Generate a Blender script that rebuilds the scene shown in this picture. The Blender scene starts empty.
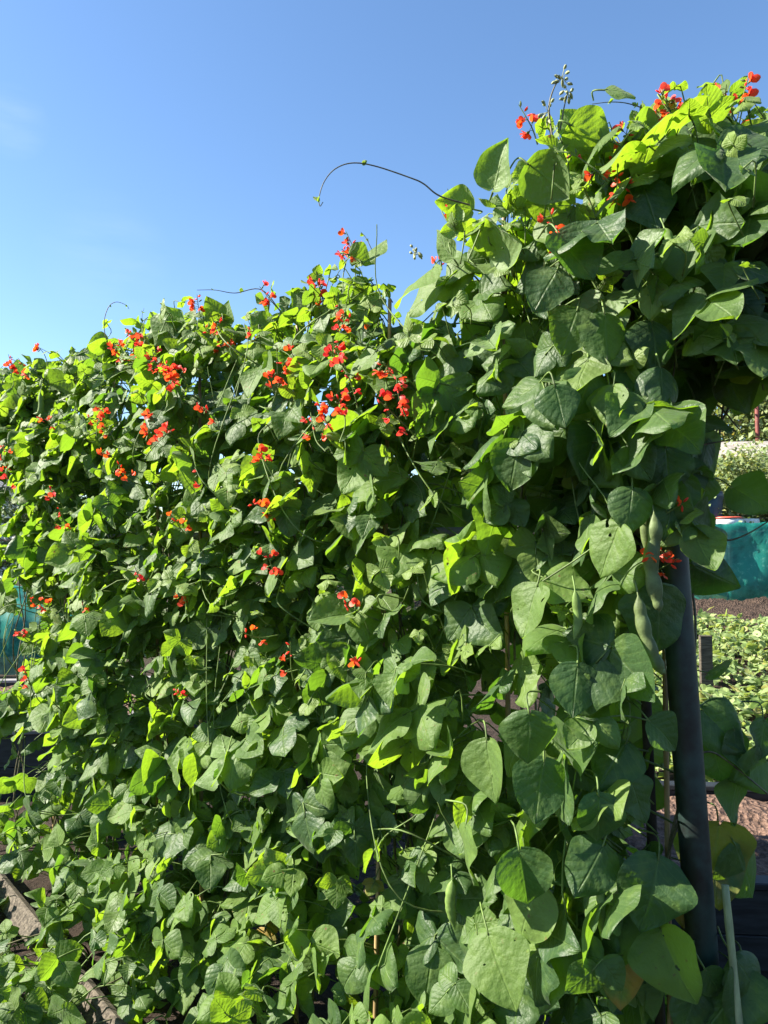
import bpy, math, random
import numpy as np
from mathutils import Vector, Matrix, noise as mnoise

rng = np.random.default_rng(11)
random.seed(11)
scn = bpy.context.scene
COL = scn.collection
R = math.radians

# ------------------------------------------------------------------ camera
F = 740.0; CX, CY = 384.0, 512.0
EYE = np.array([0.0, 0.0, 1.55]); PITCH = math.atan((550 - 512) / F)
cam_d = bpy.data.cameras.new("camera"); cam = bpy.data.objects.new("camera", cam_d); COL.objects.link(cam)
cam_d.sensor_fit = 'VERTICAL'; cam_d.sensor_height = 36.0; cam_d.lens = 36.0 * F / 1024.0
cam_d.clip_start = 0.05; cam_d.clip_end = 2000
cam.location = EYE; cam.rotation_euler = (math.pi / 2 + PITCH, 0, 0)
scn.camera = cam
FWD = np.array([0, math.cos(PITCH), math.sin(PITCH)]); UPV = np.array([0, -math.sin(PITCH), math.cos(PITCH)])

def at(px, py, y):
    """world point seen at a pixel, at world depth y"""
    d = FWD + np.array([1, 0, 0]) * (px - CX) / F + UPV * (CY - py) / F
    return EYE + d * (y / d[1])

def proj(p):
    v = np.asarray(p) - EYE
    k = v @ FWD
    return CX + F * v[..., 0] / k, CY - F * (v @ UPV) / k, k

def unit(v):
    v = np.asarray(v, float); return v / (np.linalg.norm(v) + 1e-9)

SUN_EL, SUN_AZ = R(37), R(270)          # azimuth clockwise from +Y
SUN = np.array([math.sin(SUN_AZ) * math.cos(SUN_EL), math.cos(SUN_AZ) * math.cos(SUN_EL), math.sin(SUN_EL)])

# ------------------------------------------------------------------ node helpers
class NT:
    def __init__(s, name):
        s.m = bpy.data.materials.new(name); s.m.use_nodes = True
        s.t = s.m.node_tree; s.t.nodes.clear()
        s.out = s.n('ShaderNodeOutputMaterial')
    def n(s, typ, props=None, **ins):
        nd = s.t.nodes.new(typ)
        for k, v in (props or {}).items(): setattr(nd, k, v)
        for k, v in ins.items(): s.set(nd, k, v)
        return nd
    def set(s, nd, k, v):
        sock = nd.inputs[int(k[1:])] if k[0] == 'i' and k[1:].isdigit() else nd.inputs[k.replace('_', ' ')]
        if isinstance(v, bpy.types.NodeSocket): s.t.links.new(v, sock)
        elif isinstance(v, bpy.types.Node): s.t.links.new(v.outputs[0], sock)
        else: sock.default_value = v
    def math(s, op, a, b=None, c=None, clamp=False):
        nd = s.n('ShaderNodeMath', {'operation': op, 'use_clamp': clamp}, i0=a)
        if b is not None: s.set(nd, 'i1', b)
        if c is not None: s.set(nd, 'i2', c)
        return nd.outputs[0]
    def mix(s, f, a, b, blend='MIX'):
        nd = s.n('ShaderNodeMixRGB', {'blend_type': blend})
        s.set(nd, 'i0', f); s.set(nd, 'i1', a); s.set(nd, 'i2', b)
        return nd.outputs[0]
    def smooth(s, v, lo, hi, a=0.0, b=1.0):
        nd = s.n('ShaderNodeMapRange', {'interpolation_type': 'SMOOTHSTEP'}, i0=v, i1=lo, i2=hi, i3=a, i4=b)
        return nd.outputs[0]
    def noise(s, scale, detail=3, vec=None, rough=0.55):
        nd = s.n('ShaderNodeTexNoise', Scale=scale, Detail=float(detail), Roughness=rough)
        if vec is not None: s.set(nd, 'Vector', vec)
        return nd.outputs[0]
    def coord(s, which='Object'):
        return s.n('ShaderNodeTexCoord').outputs[which]
    def surf(s, sh):
        s.t.links.new(sh.outputs[0], s.out.inputs[0]); return s.m

def C(r, g, b): return (r, g, b, 1.0)

def leaf_material(name, dark, mid, young, trans, sheen=0.14, rough=0.56, tmix=0.44, veins=True):
    k = NT(name)
    att = k.n('ShaderNodeAttribute', {'attribute_name': 'tint'})
    sep = k.n('ShaderNodeSeparateColor', i0=att.outputs[0])
    rnd, yel, yng = sep.outputs[0], sep.outputs[1], sep.outputs[2]
    obj = k.coord('Object')
    blotch = k.noise(28.0, 4, obj)
    col = k.mix(rnd, C(*dark), C(*mid))
    col = k.mix(yng, col, C(*young))
    col = k.mix(k.math('MULTIPLY', k.smooth(blotch, 0.45, 0.75), 0.35), col, C(mid[0] * 1.5, mid[1] * 1.35, mid[2] * 1.3))
    tcol = k.mix(k.smooth(rnd, 0.0, 0.7), C(trans[0] * 0.36, trans[1] * 0.5, trans[2] * 0.8), C(*trans))
    tcol = k.mix(k.math('MULTIPLY', yng, 0.6), tcol, C(trans[0] * 1.15, trans[1] * 1.05, trans[2] * 1.2))
    # yellowing, starting from edges/blotches of old leaves
    ym = k.math('MULTIPLY', yel, k.smooth(k.noise(14.0, 2, obj), 0.30, 0.52), clamp=True)
    col = k.mix(ym, col, C(0.28, 0.19, 0.035)); tcol = k.mix(ym, tcol, C(0.50, 0.33, 0.03))
    # small brown scars on some leaves
    scar = k.math('MULTIPLY', k.smooth(k.noise(75.0, 2, obj), 0.67, 0.73), k.smooth(rnd, 0.55, 0.8))
    col = k.mix(scar, col, C(0.16, 0.09, 0.035)); tcol = k.mix(scar, tcol, C(0.2, 0.1, 0.03))
    bump = None
    if veins:
        uv = k.n('ShaderNodeUVMap').outputs[0]
        sx = k.n('ShaderNodeSeparateXYZ', i0=uv)
        a = k.math('ABSOLUTE', k.math('MULTIPLY_ADD', sx.outputs[0], 2.0, -1.0))
        y = sx.outputs[1]
        wob = k.math('MULTIPLY', k.math('SUBTRACT', k.noise(9.0, 2, obj), 0.5), 0.5)
        ph = k.math('ADD', k.math('SUBTRACT', k.math('MULTIPLY', y, 6.0), k.math('MULTIPLY', k.math('POWER', a, 0.8), 2.3)), wob)
        tri = k.math('ABSOLUTE', k.math('SUBTRACT', k.math('FRACT', ph), 0.5))
        side = k.smooth(tri, 0.0, 0.09, 1.0, 0.0)
        rib = k.smooth(a, 0.0, 0.07, 1.0, 0.0)
        vein = k.math('MAXIMUM', k.math('MULTIPLY', side, 0.65), rib)
        col = k.mix(k.math('MULTIPLY', vein, 0.22), col, C(0.20, 0.30, 0.08))
        tcol = k.mix(k.math('MULTIPLY', vein, 0.30), tcol, C(trans[0] * 0.5, trans[1] * 0.65, trans[2]))
        quilt = k.math('MULTIPLY', k.smooth(tri, 0.0, 0.4), 0.16)
        hgt = k.math('ADD', k.math('SUBTRACT', quilt, k.math('MULTIPLY', rib, 0.5)), k.math('MULTIPLY', k.noise(55.0, 3, obj), 1.5))
        bump = k.n('ShaderNodeBump', Strength=0.7, Distance=0.004, Height=hgt)
    back = k.n('ShaderNodeNewGeometry').outputs['Backfacing']
    under = k.mix(0.5, col, C(0.16, 0.24, 0.09))
    col2 = k.mix(back, col, under)
    p = k.n('ShaderNodeBsdfPrincipled', Base_Color=col2, Roughness=k.math('MULTIPLY_ADD', rnd, 0.16, rough - 0.06), IOR=1.45)
    p.inputs['Specular IOR Level'].default_value = 0.5
    p.inputs['Sheen Weight'].default_value = sheen; p.inputs['Sheen Roughness'].default_value = 0.45
    p.inputs['Sheen Tint'].default_value = (0.92, 1.0, 0.88, 1)
    tr = k.n('ShaderNodeBsdfTranslucent', Color=tcol)
    if bump:
        k.set(p, 'Normal', bump); k.set(tr, 'Normal', bump)
    mx = k.n('ShaderNodeMixShader', i0=tmix, i1=p, i2=tr)
    if veins:                                   # chewed holes in some leaves
        hole = k.math('MULTIPLY', k.math('GREATER_THAN', k.noise(48.0, 1, obj), 0.735), k.math('GREATER_THAN', rnd, 0.50))
        mx = k.n('ShaderNodeMixShader', i0=hole, i1=mx, i2=k.n('ShaderNodeBsdfTransparent'))
    return k.surf(mx)

def simple(name, col, rough=0.7, var=0.25, scale=20.0, bump=0.0, spec=0.4, trans=None, tmix=0.3, stretch=None, dark=None):
    k = NT(name)
    obj = k.coord('Object')
    if stretch:
        mp = k.n('ShaderNodeMapping', Vector=obj); mp.inputs['Scale'].default_value = stretch; obj = mp.outputs[0]
    nz = k.noise(scale, 5, obj, 0.6)
    d = dark or tuple(c * (1 - 2 * var) for c in col)
    l = tuple(min(1, c * (1 + var)) for c in col)
    c = k.mix(k.smooth(nz, 0.3, 0.7), C(*d), C(*l))
    p = k.n('ShaderNodeBsdfPrincipled', Base_Color=c, Roughness=rough)
    p.inputs['Specular IOR Level'].default_value = spec
    if bump: k.set(p, 'Normal', k.n('ShaderNodeBump', Strength=bump, Distance=0.01, Height=nz))
    if trans:
        t = k.n('ShaderNodeBsdfTranslucent', Color=C(*trans))
        return k.surf(k.n('ShaderNodeMixShader', i0=tmix, i1=p, i2=t))
    return k.surf(p)

M = {}
M['leaf'] = leaf_material('bean_leaf', (0.028, 0.070, 0.019), (0.100, 0.172, 0.026), (0.15, 0.22, 0.04), (0.30, 0.49, 0.018))
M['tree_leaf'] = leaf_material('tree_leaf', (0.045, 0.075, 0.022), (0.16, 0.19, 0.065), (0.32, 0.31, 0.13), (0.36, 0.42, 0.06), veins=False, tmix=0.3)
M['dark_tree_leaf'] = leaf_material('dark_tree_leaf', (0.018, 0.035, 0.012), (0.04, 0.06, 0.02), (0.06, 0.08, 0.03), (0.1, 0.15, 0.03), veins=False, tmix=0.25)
M['crop_leaf'] = leaf_material('crop_leaf', (0.10, 0.17, 0.04), (0.20, 0.27, 0.09), (0.36, 0.40, 0.18), (0.42, 0.52, 0.08), veins=False, tmix=0.35)
M['stem'] = simple('green_stem', (0.13, 0.20, 0.05), 0.6, 0.3, 30, trans=(0.3, 0.4, 0.05), tmix=0.2)
M['vine'] = simple('purplish_vine', (0.11, 0.10, 0.055), 0.6, 0.3, 40)
M['cane'] = simple('bamboo', (0.30, 0.21, 0.10), 0.55, 0.3, 6, 0.25, stretch=(9, 9, 0.8))
M['green_cane'] = simple('pale_green_cane', (0.24, 0.27, 0.13), 0.55, 0.2, 6, 0.2, stretch=(9, 9, 0.8))
M['wood'] = simple('weathered_wood', (0.095, 0.08, 0.062), 0.85, 0.32, 7, 0.5, 0.2, stretch=(1, 14, 14))
M['bark'] = simple('bark', (0.13, 0.10, 0.07), 0.9, 0.35, 12, 0.6, 0.2)
M['dark_wood'] = simple('dark_post_wood', (0.05, 0.042, 0.035), 0.85, 0.3, 10, 0.4, 0.2)
M['pole'] = simple('dark_green_steel', (0.009, 0.024, 0.021), 0.52, 0.45, 16, 0.08, 0.5)
M['rail'] = simple('grey_steel', (0.16, 0.15, 0.16), 0.5, 0.25, 9, 0.05, 0.5)
M['black_board'] = simple('black_bed_board', (0.016, 0.019, 0.022), 0.55, 0.35, 5, 0.15, 0.4, stretch=(1, 1, 6))
M['grey_cap'] = simple('grey_cap', (0.22, 0.21, 0.205), 0.85, 0.25, 8, 0.3, 0.3)
M['pod'] = simple('bean_pod_skin', (0.115, 0.155, 0.055), 0.6, 0.2, 35, 0.25, 0.35, trans=(0.3, 0.4, 0.08), tmix=0.12)
M['young_pod'] = simple('young_pod_skin', (0.16, 0.25, 0.06), 0.55, 0.2, 35, 0.1, 0.35, trans=(0.3, 0.42, 0.06), tmix=0.2)
M['bud'] = simple('pale_bud', (0.28, 0.30, 0.14), 0.65, 0.25, 60)
M['red_paint'] = simple('red_paint', (0.13, 0.03, 0.022), 0.7, 0.2, 8)
M['terracotta'] = simple('terracotta', (0.36, 0.14, 0.07), 0.85, 0.2, 12, 0.2)
M['white_plastic'] = simple('white_plastic', (0.72, 0.73, 0.74), 0.4, 0.1, 6)
M['blue_plastic'] = simple('dark_blue_plastic', (0.035, 0.05, 0.09), 0.4, 0.2, 6)
M['red_lid'] = simple('red_lid', (0.5, 0.09, 0.06), 0.4, 0.15, 6)
M['render_wall'] = simple('rendered_wall', (0.58, 0.54, 0.48), 0.9, 0.12, 3, 0.1)
M['slate'] = simple('slate', (0.13, 0.135, 0.15), 0.75, 0.3, 14, 0.3)
M['roof_felt'] = simple('pale_roof_felt', (0.30, 0.27, 0.24), 0.85, 0.2, 5, 0.2)
M['shed_board'] = simple('shed_board', (0.22, 0.17, 0.12), 0.85, 0.3, 6, 0.4, stretch=(1, 1, 12))
M['glass'] = simple('window_glass', (0.03, 0.035, 0.04), 0.08, 0.1, 3, spec=0.6)

def petal_material():
    k = NT('scarlet_petal')
    att = k.n('ShaderNodeAttribute', {'attribute_name': 'tint'})
    sep = k.n('ShaderNodeSeparateColor', i0=att.outputs[0])
    col = k.mix(sep.outputs[0], C(0.80, 0.065, 0.012), C(0.66, 0.014, 0.03))
    tc = k.mix(sep.outputs[0], C(0.98, 0.16, 0.015), C(0.9, 0.03, 0.05))
    p = k.n('ShaderNodeBsdfPrincipled', Base_Color=col, Roughness=0.55)
    p.inputs['Sheen Weight'].default_value = 0.1
    t = k.n('ShaderNodeBsdfTranslucent', Color=tc)
    return k.surf(k.n('ShaderNodeMixShader', i0=0.45, i1=p, i2=t))
M['petal'] = petal_material()

def net_material():
    k = NT('teal_netting')
    obj = k.coord('Object')
    w = k.n('ShaderNodeTexNoise', {'noise_dimensions': '3D'}, Vector=obj, Scale=2.2, Detail=6.0, Roughness=0.7, Distortion=0.6).outputs[0]
    w2 = k.noise(9.0, 5, obj, 0.75)
    c = k.mix(k.smooth(w, 0.32, 0.62), C(0.002, 0.07, 0.065), C(0.02, 0.27, 0.215))
    c = k.mix(k.math('MULTIPLY', k.smooth(w2, 0.52, 0.68), k.smooth(w, 0.4, 0.6)), c, C(0.14, 0.44, 0.35))
    d = k.n('ShaderNodeBsdfPrincipled', Base_Color=c, Roughness=0.45)
    t = k.n('ShaderNodeBsdfTranslucent', Color=k.mix(0.5, c, C(0.02, 0.28, 0.225)))
    a = k.n('ShaderNodeMixShader', i0=0.3, i1=d, i2=t)
    tr = k.n('ShaderNodeBsdfTransparent', Color=C(0.75, 0.95, 0.92))
    return k.surf(k.n('ShaderNodeMixShader', i0=k.smooth(w, 0.35, 0.65, 0.12, 0.34), i1=a, i2=tr))
M['net'] = net_material()

def ground_material():
    k = NT('allotment_ground')
    obj = k.coord('Object')
    big = k.noise(0.35, 4, obj); mid = k.noise(9.0, 6, obj, 0.7); fine = k.noise(45.0, 6, obj, 0.75)
    soil = k.mix(k.smooth(mid, 0.3, 0.7), C(0.018, 0.013, 0.010), C(0.055, 0.039, 0.03))
    soil = k.mix(k.smooth(fine, 0.5, 0.75), soil, C(0.10, 0.073, 0.058))
    grass = k.mix(k.smooth(fine, 0.3, 0.7), C(0.04, 0.07, 0.018), C(0.13, 0.16, 0.05))
    sx = k.n('ShaderNodeSeparateXYZ', i0=obj)
    far = k.smooth(sx.outputs[1], 9.0, 16.0)
    g = k.math('MULTIPLY', k.smooth(big, 0.42, 0.6), far)
    col = k.mix(g, soil, grass)
    p = k.n('ShaderNodeBsdfPrincipled', Base_Color=col, Roughness=0.95)
    p.inputs['Specular IOR Level'].default_value = 0.15
    h = k.math('ADD', mid, k.math('MULTIPLY', fine, 0.6))
    k.set(p, 'Normal', k.n('ShaderNodeBump', Strength=0.9, Distance=0.05, Height=h))
    return k.surf(p)
M['ground'] = ground_material()
def soil_material(nm='bed_soil', lo=(0.06, 0.038, 0.028), hi=(0.22, 0.14, 0.105)):
    k = NT(nm); obj = k.coord('Object')
    v = k.n('ShaderNodeTexVoronoi', Vector=obj, Scale=38.0)
    fine = k.noise(30.0, 5, obj, 0.7)
    col = k.mix(k.smooth(fine, 0.3, 0.7), C(*lo), C(*hi))
    p = k.n('ShaderNodeBsdfPrincipled', Base_Color=col, Roughness=0.95)
    p.inputs['Specular IOR Level'].default_value = 0.15
    k.set(p, 'Normal', k.n('ShaderNodeBump', Strength=1.0, Distance=0.03, Height=k.math('ADD', v.outputs[0], fine)))
    return k.surf(p)
M['soil'] = soil_material()
M['dark_soil'] = soil_material('dug_soil', (0.025, 0.018, 0.014), (0.10, 0.068, 0.052))

# ------------------------------------------------------------------ mesh builder
class MB:
    def __init__(s): s.v, s.f, s.uv, s.c, s.mi, s.nv = [], [], [], [], [], 0
    def add(s, V, Q, uv=None, tint=(0.5, 0, 0), mat=0):
        V = np.asarray(V, np.float32).reshape(-1, 3); Q = np.asarray(Q, np.int32).reshape(-1, 4)
        n = len(V)
        s.v.append(V); s.f.append(Q + s.nv)
        s.uv.append(np.zeros((n, 2), np.float32) if uv is None else np.asarray(uv, np.float32))
        t = np.ones((n, 4), np.float32); t[:, :3] = tint; s.c.append(t)
        s.mi.append(np.full(len(Q), mat, np.int32)); s.nv += n
    def build(s, name, mats, parent=None, smooth=True):
        V = np.concatenate(s.v); Q = np.concatenate(s.f); U = np.concatenate(s.uv); T = np.concatenate(s.c); MI = np.concatenate(s.mi)
        if parent is not None: V = V - np.array(parent.matrix_world.translation, np.float32) if parent.parent is None else V - np.array(parent_origin(parent), np.float32)
        me = bpy.data.meshes.new(name)
        me.vertices.add(len(V)); me.vertices.foreach_set('co', V.ravel())
        me.loops.add(Q.size); me.loops.foreach_set('vertex_index', Q.ravel())
        me.polygons.add(len(Q))
        me.polygons.foreach_set('loop_start', np.arange(0, Q.size, 4, dtype=np.int32))
        me.polygons.foreach_set('material_index', MI)
        me.polygons.foreach_set('use_smooth', np.full(len(Q), smooth))
        uvl = me.uv_layers.new(name='UVMap'); uvl.data.foreach_set('uv', U[Q.ravel()].ravel())
        ca = me.color_attributes.new('tint', 'FLOAT_COLOR', 'POINT'); ca.data.foreach_set('color', T.ravel())
        me.update(calc_edges=True); me.validate(clean_customdata=False)
        for m in (mats if isinstance(mats, (list, tuple)) else [mats]): me.materials.append(m)
        o = bpy.data.objects.new(name, me); COL.objects.link(o)
        if parent is not None: o.parent = parent
        return o

def parent_origin(o):
    p = np.zeros(3)
    while o is not None: p = p + np.array(o.location); o = o.parent
    return p

def tag(o, label, cat, group=None, kind=None):
    if label: o['label'] = label
    if cat: o['category'] = cat
    if group: o['group'] = group
    if kind: o['kind'] = kind
    return o

def thing(name, loc, label, cat, group=None):
    o = bpy.data.objects.new(name, None); COL.objects.link(o); o.location = loc
    o.empty_display_size = 0.1
    bpy.context.view_layer.update()
    return tag(o, label, cat, group)

def box(mb, lo, hi, mat=0, bev=0.0, M3=None, org=(0, 0, 0)):
    """box with small chamfered edges (each face inset), optional rotation"""
    lo = np.asarray(lo, float); hi = np.asarray(hi, float); c = (lo + hi) / 2; h = (hi - lo) / 2
    b = min(bev, h.min() * 0.9)
    V, Q = [], []
    # 24 verts: 3 per corner
    idx = {}
    for sx in (-1, 1):
        for sy in (-1, 1):
            for sz in (-1, 1):
                s = np.array([sx, sy, sz])
                for ax in range(3):
                    p = s * (h - b); p[ax] = s[ax] * h[ax]
                    idx[(sx, sy, sz, ax)] = len(V); V.append(c + p)
    S = (-1, 1)
    for ax in range(3):
        a, d = [(1, 2), (2, 0), (0, 1)][ax]
        for s in S:
            ring = []
            for (u, v) in ((-1, -1), (1, -1), (1, 1), (-1, 1)):
                k = [0, 0, 0]; k[ax] = s; k[a] = u; k[d] = v; ring.append(idx[(*k, ax)])
            Q.append(ring if s > 0 else ring[::-1])
    if b > 0:
        for ax in range(3):       # edge strips along ax
            a, d = [(1, 2), (2, 0), (0, 1)][ax]
            for u in S:
                for v in S:
                    r = []
                    for (e, fa) in ((-1, a), (1, a), (1, d), (-1, d)):
                        k = [0, 0, 0]; k[ax] = e; k[a] = u; k[d] = v; r.append(idx[(*k, fa)])
                    Q.append(r if u * v > 0 else r[::-1])
    V = np.array(V)
    if M3 is not None: V = V @ np.asarray(M3).T
    mb.add(V + np.asarray(org), Q, mat=mat)

def tube(mb, pts, rad, n=5, mat=0, tint=(0.5, 0, 0), cap=True):
    pts = np.asarray(pts, float); k = len(pts)
    rad = np.full(k, rad) if np.isscalar(rad) else np.asarray(rad, float)
    T = np.gradient(pts, axis=0); T /= np.linalg.norm(T, axis=1)[:, None] + 1e-9
    ref = np.array([0, 0, 1.0]) if abs(T[0, 2]) < 0.9 else np.array([1.0, 0, 0])
    N = np.zeros_like(T); N[0] = unit(np.cross(T[0], ref))
    for i in range(1, k):
        v = N[i - 1] - T[i] * (N[i - 1] @ T[i]); N[i] = unit(v)
    B = np.cross(T, N)
    ang = np.linspace(0, 2 * np.pi, n, endpoint=False)
    ring = np.cos(ang)[None, :, None] * N[:, None, :] + np.sin(ang)[None, :, None] * B[:, None, :]
    V = (pts[:, None, :] + ring * rad[:, None, None]).reshape(-1, 3)
    i = np.arange(k - 1)[:, None] * n; j = np.arange(n)[None, :]; j2 = (j + 1) % n
    Q = np.stack([i + j, i + j2, i + n + j2, i + n + j], -1).reshape(-1, 4)
    if cap:
        V = np.vstack([V, pts[:1], pts[-1:]]); c0, c1 = k * n, k * n + 1
        a = np.arange(0, n, 2); b = (a + 1) % n; c = (a + 2) % n
        if n % 2 == 0:
            Q = np.vstack([Q, np.stack([np.full(len(a), c0), c, b, a], -1), np.stack([np.full(len(a), c1), (k - 1) * n + a, (k - 1) * n + b, (k - 1) * n + c], -1)])
    mb.add(V, Q, tint=tint, mat=mat)

def smooth_path(P, n=10):
    """Catmull-Rom through points"""
    P = np.asarray(P, float); P = np.vstack([2 * P[0] - P[1], P, 2 * P[-1] - P[-2]])
    out = []
    for i in range(1, len(P) - 2):
        t = np.linspace(0, 1, n, endpoint=False)[:, None]
        a, b, c, d = P[i - 1], P[i], P[i + 1], P[i + 2]
        out.append(0.5 * (2 * b + (c - a) * t + (2 * a - 5 * b + 4 * c - d) * t**2 + (3 * b - a - 3 * c + d) * t**3))
    out.append(P[-2][None]); return np.vstack(out)

# ------------------------------------------------------------------ leaflets
PY = np.array([0.0, .03, .09, .18, .29, .41, .53, .65, .76, .86, .94, 1.0])
PW = np.array([.03, .22, .365, .465, .505, .50, .455, .385, .30, .195, .09, .004])
PU = np.array([-1, -.68, -.34, 0, .34, .68, 1.0])
def hermite(y):
    """smooth outline through the table"""
    m = np.gradient(PW, PY); i = np.clip(np.searchsorted(PY, y) - 1, 0, len(PY) - 2); h = PY[i + 1] - PY[i]; t = (y - PY[i]) / h
    return np.maximum((2*t**3 - 3*t**2 + 1) * PW[i] + (t**3 - 2*t**2 + t) * h * m[i] + (3*t**2 - 2*t**3) * PW[i + 1] + (t**3 - t**2) * h * m[i + 1], .003)
def template(py, pu):
    nr, nc = len(py), len(pu); i = np.arange(nr - 1)[:, None] * nc; j = np.arange(nc - 1)[None, :]
    q = np.stack([i + j, i + j + 1, i + nc + j + 1, i + nc + j], -1).reshape(-1, 4)
    uv = np.stack([np.repeat(py[:, None] * 0, nc, 1) + (pu[None, :] * .5 + .5), np.repeat(py[:, None], nc, 1)], -1).reshape(-1, 2)
    return py[:, None], pu[None, :], hermite(py)[:, None], q, uv
COARSE = template(PY, PU)
FINE = template(np.array([0, .012, .03, .055, .09, .135, .19, .26, .34, .42, .50, .58, .66, .73, .80, .86, .91, .95, .98, 1.0]), np.array([-1, -.84, -.62, -.38, -.16, 0, .16, .38, .62, .84, 1.0]))

def leaflet(mb, p, d, n, L, asym=0.0, tint=(0.5, 0, 0), width=1.0, fold=None, droop=None, mat=0):
    d = unit(d); n = unit(n - d * (n @ d)); xa = np.cross(d, n)
    fold = rng.normal(.04, .26) if fold is None else fold
    droop = rng.uniform(-.15, .6) if droop is None else droop
    tw = rng.normal(0, .28)
    y, u, pw, LQ, LUV = FINE if L > .088 else COARSE
    wob = 1 + .05 * np.sin(y * 9 + rng.uniform(0, 6))
    side = np.where(u > 0, 1 + asym, 1 - asym)
    x = u * pw * width * side * wob
    yy = y - .09 * np.abs(u) ** 1.6 * np.exp(-(y / .10) ** 2) + .0 * u      # heart-shaped base lobes
    yy = yy - .05 * np.abs(u) ** 2 * np.sin(np.pi * y)
    z = fold * np.abs(x) ** 1.15 - droop * y ** 2 * .55 + tw * x * y
    z = z + rng.uniform(.02, .075) * np.sin(2 * np.pi * (rng.uniform(.8, 1.7) * y + .18 * np.sign(u) * rng.uniform(0, 1)) + rng.uniform(0, 6)) * np.abs(u) ** 1.5
    z = z + rng.uniform(-.05, .03) * (1 - np.abs(u)) * np.sin(np.pi * y)
    z = z + .013 * np.sin(9 * y + 5 * u + rng.uniform(0, 6)) * np.sin(4.5 * u + rng.uniform(0, 6))
    # edge curl
    z = z + rng.normal(-.03, .05) * np.abs(u) ** 4
    yl = yy * (1 - .18 * abs(droop) * y)
    V = p + L * (x[..., None] * xa + yl[..., None] * d + z[..., None] * n)
    mb.add(V.reshape(-1, 3), LQ, LUV, tint, mat)

def rotv(v, ax, a):
    ax = unit(ax); return v * math.cos(a) + np.cross(ax, v) * math.sin(a) + ax * (ax @ v) * (1 - math.cos(a))

def trifoliate(mb, P, d, n, L, tint, stem=None, jit=.30, mat_stem=1):
    """three leaflets at the end of a petiole; d = direction of the middle leaflet"""
    d = unit(d); n = unit(n - d * (n @ d))
    J = lambda s: rng.normal(0, s, 3)
    tv = lambda: (float(np.clip(tint[0] + rng.normal(0, .1), 0, 1)), tint[1], tint[2])
    q = P + d * L * .26
    leaflet(mb, q, d + J(.10), n + J(jit), L, 0, tv())
    tube(mb, [P, q + d * .01], .0012 + L * .005, 4, mat_stem)
    for s in (-1, 1):
        dd = rotv(d, n, s * R(rng.uniform(66, 92)))
        dd = dd - n * rng.uniform(-.1, .4) * .5 + np.array([0, 0, -rng.uniform(0, .35)])
        leaflet(mb, P + unit(dd) * L * .05, dd, n + unit(dd) * rng.uniform(-.1, .25) + J(jit), L * rng.uniform(.84, .98), -.12 * s, tv())
    if stem is not None:
        mid = (stem + P) / 2 + np.array([0, 0, rng.uniform(.0, .05)]) + J(.012)
        tube(mb, smooth_path([stem, mid, P], 3), .0016 + L * .006, 4, mat_stem)

# ------------------------------------------------------------------ the bean row
A = np.array([0.72, 1.75]); B = np.array([-2.14, 4.12])
ROWL = np.linalg.norm(B - A); U2 = (B - A) / ROWL
NF = np.array([-U2[1], U2[0]]);
if NF[1] > 0: NF = -NF                                   # front normal, towards the path
U3 = np.array([*U2, 0]); NF3 = np.array([*NF, 0])
UPZ = np.array([0, 0, 1.0])
def row(s): return A + U2 * s

# crown height along the row, taken from the skyline
sky_x = [-40, 0, 40, 90, 130, 170, 215, 250, 290, 330, 370, 400, 425, 450, 480, 520, 560, 600, 650, 700, 768, 900]
sky_y = [385, 374, 362, 356, 336, 298, 310, 338, 304, 276, 264, 318, 326, 250, 206, 172, 138, 120, 104, 104, 98, 98]
_S = np.linspace(-.4, ROWL + .5, 120); _H = []
for s in _S:
    b = row(s); px, _, _ = proj(np.array([b[0], b[1], 1.55]))
    _H.append(at(px, np.interp(px, sky_x, sky_y), b[1])[2])
def H(s): return float(np.interp(s, _S, _H))

# the steel pole at the near end
pole_y = 1.70
pb = at(703, 960, pole_y); pt = at(672, 540, pole_y)
pdir = unit(pt - pb)
pole_base = pb + pdir * ((-.15 - pb[2]) / pdir[2]); pole_top = pb + pdir * ((1.74 - pb[2]) / pdir[2])

def allowed(c, L):
    """keeps foliage off the pole's visible length and out of the open view beside it"""
    px, py, k = proj(c); r = L * .55 * F / k
    px, py, r = float(px), float(py), float(r)
    if 535 < py < 975:
        polex = 672 + (py - 540) * .074
        if polex - 13 - r < px < polex + 13 + r * .8 and k < 1.95: return False
    if py - r * .5 < np.interp(px, sky_x, sky_y) + rng.normal(2, 9): return False
    if px < 114 and abs((py - 870) - px * 1.29) < 26 + r and abs(px - 53) > 8 and rng.random() < .97: return False
    if px < 40 and 594 < py < 676 and rng.random() < .78: return False
    if px < 16 and 470 < py < 690 and rng.random() < .8: return False
    if px < 58 and 716 < py < 805 and rng.random() < .90: return False
    if px > 690 - 0 and 405 - r < py < 760 and px + r > 704: return False
    if px > 690 and 760 < py < 1024 and px + r * .9 > 722: return False
    return True

def leaf_tint(hfrac, young=0.0, old=1.0):  # old is a darkening factor: near-end shade painted into the leaf colour
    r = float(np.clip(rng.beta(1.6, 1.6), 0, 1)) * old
    yel = 0.0
    if hfrac < .35 and old == 1.0 and rng.random() < .008: yel = rng.uniform(.5, .9)
    yng = float(np.clip(young + (rng.random() < .12) * rng.uniform(.2, .7), 0, 1))
    return (r, yel, yng)

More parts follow.
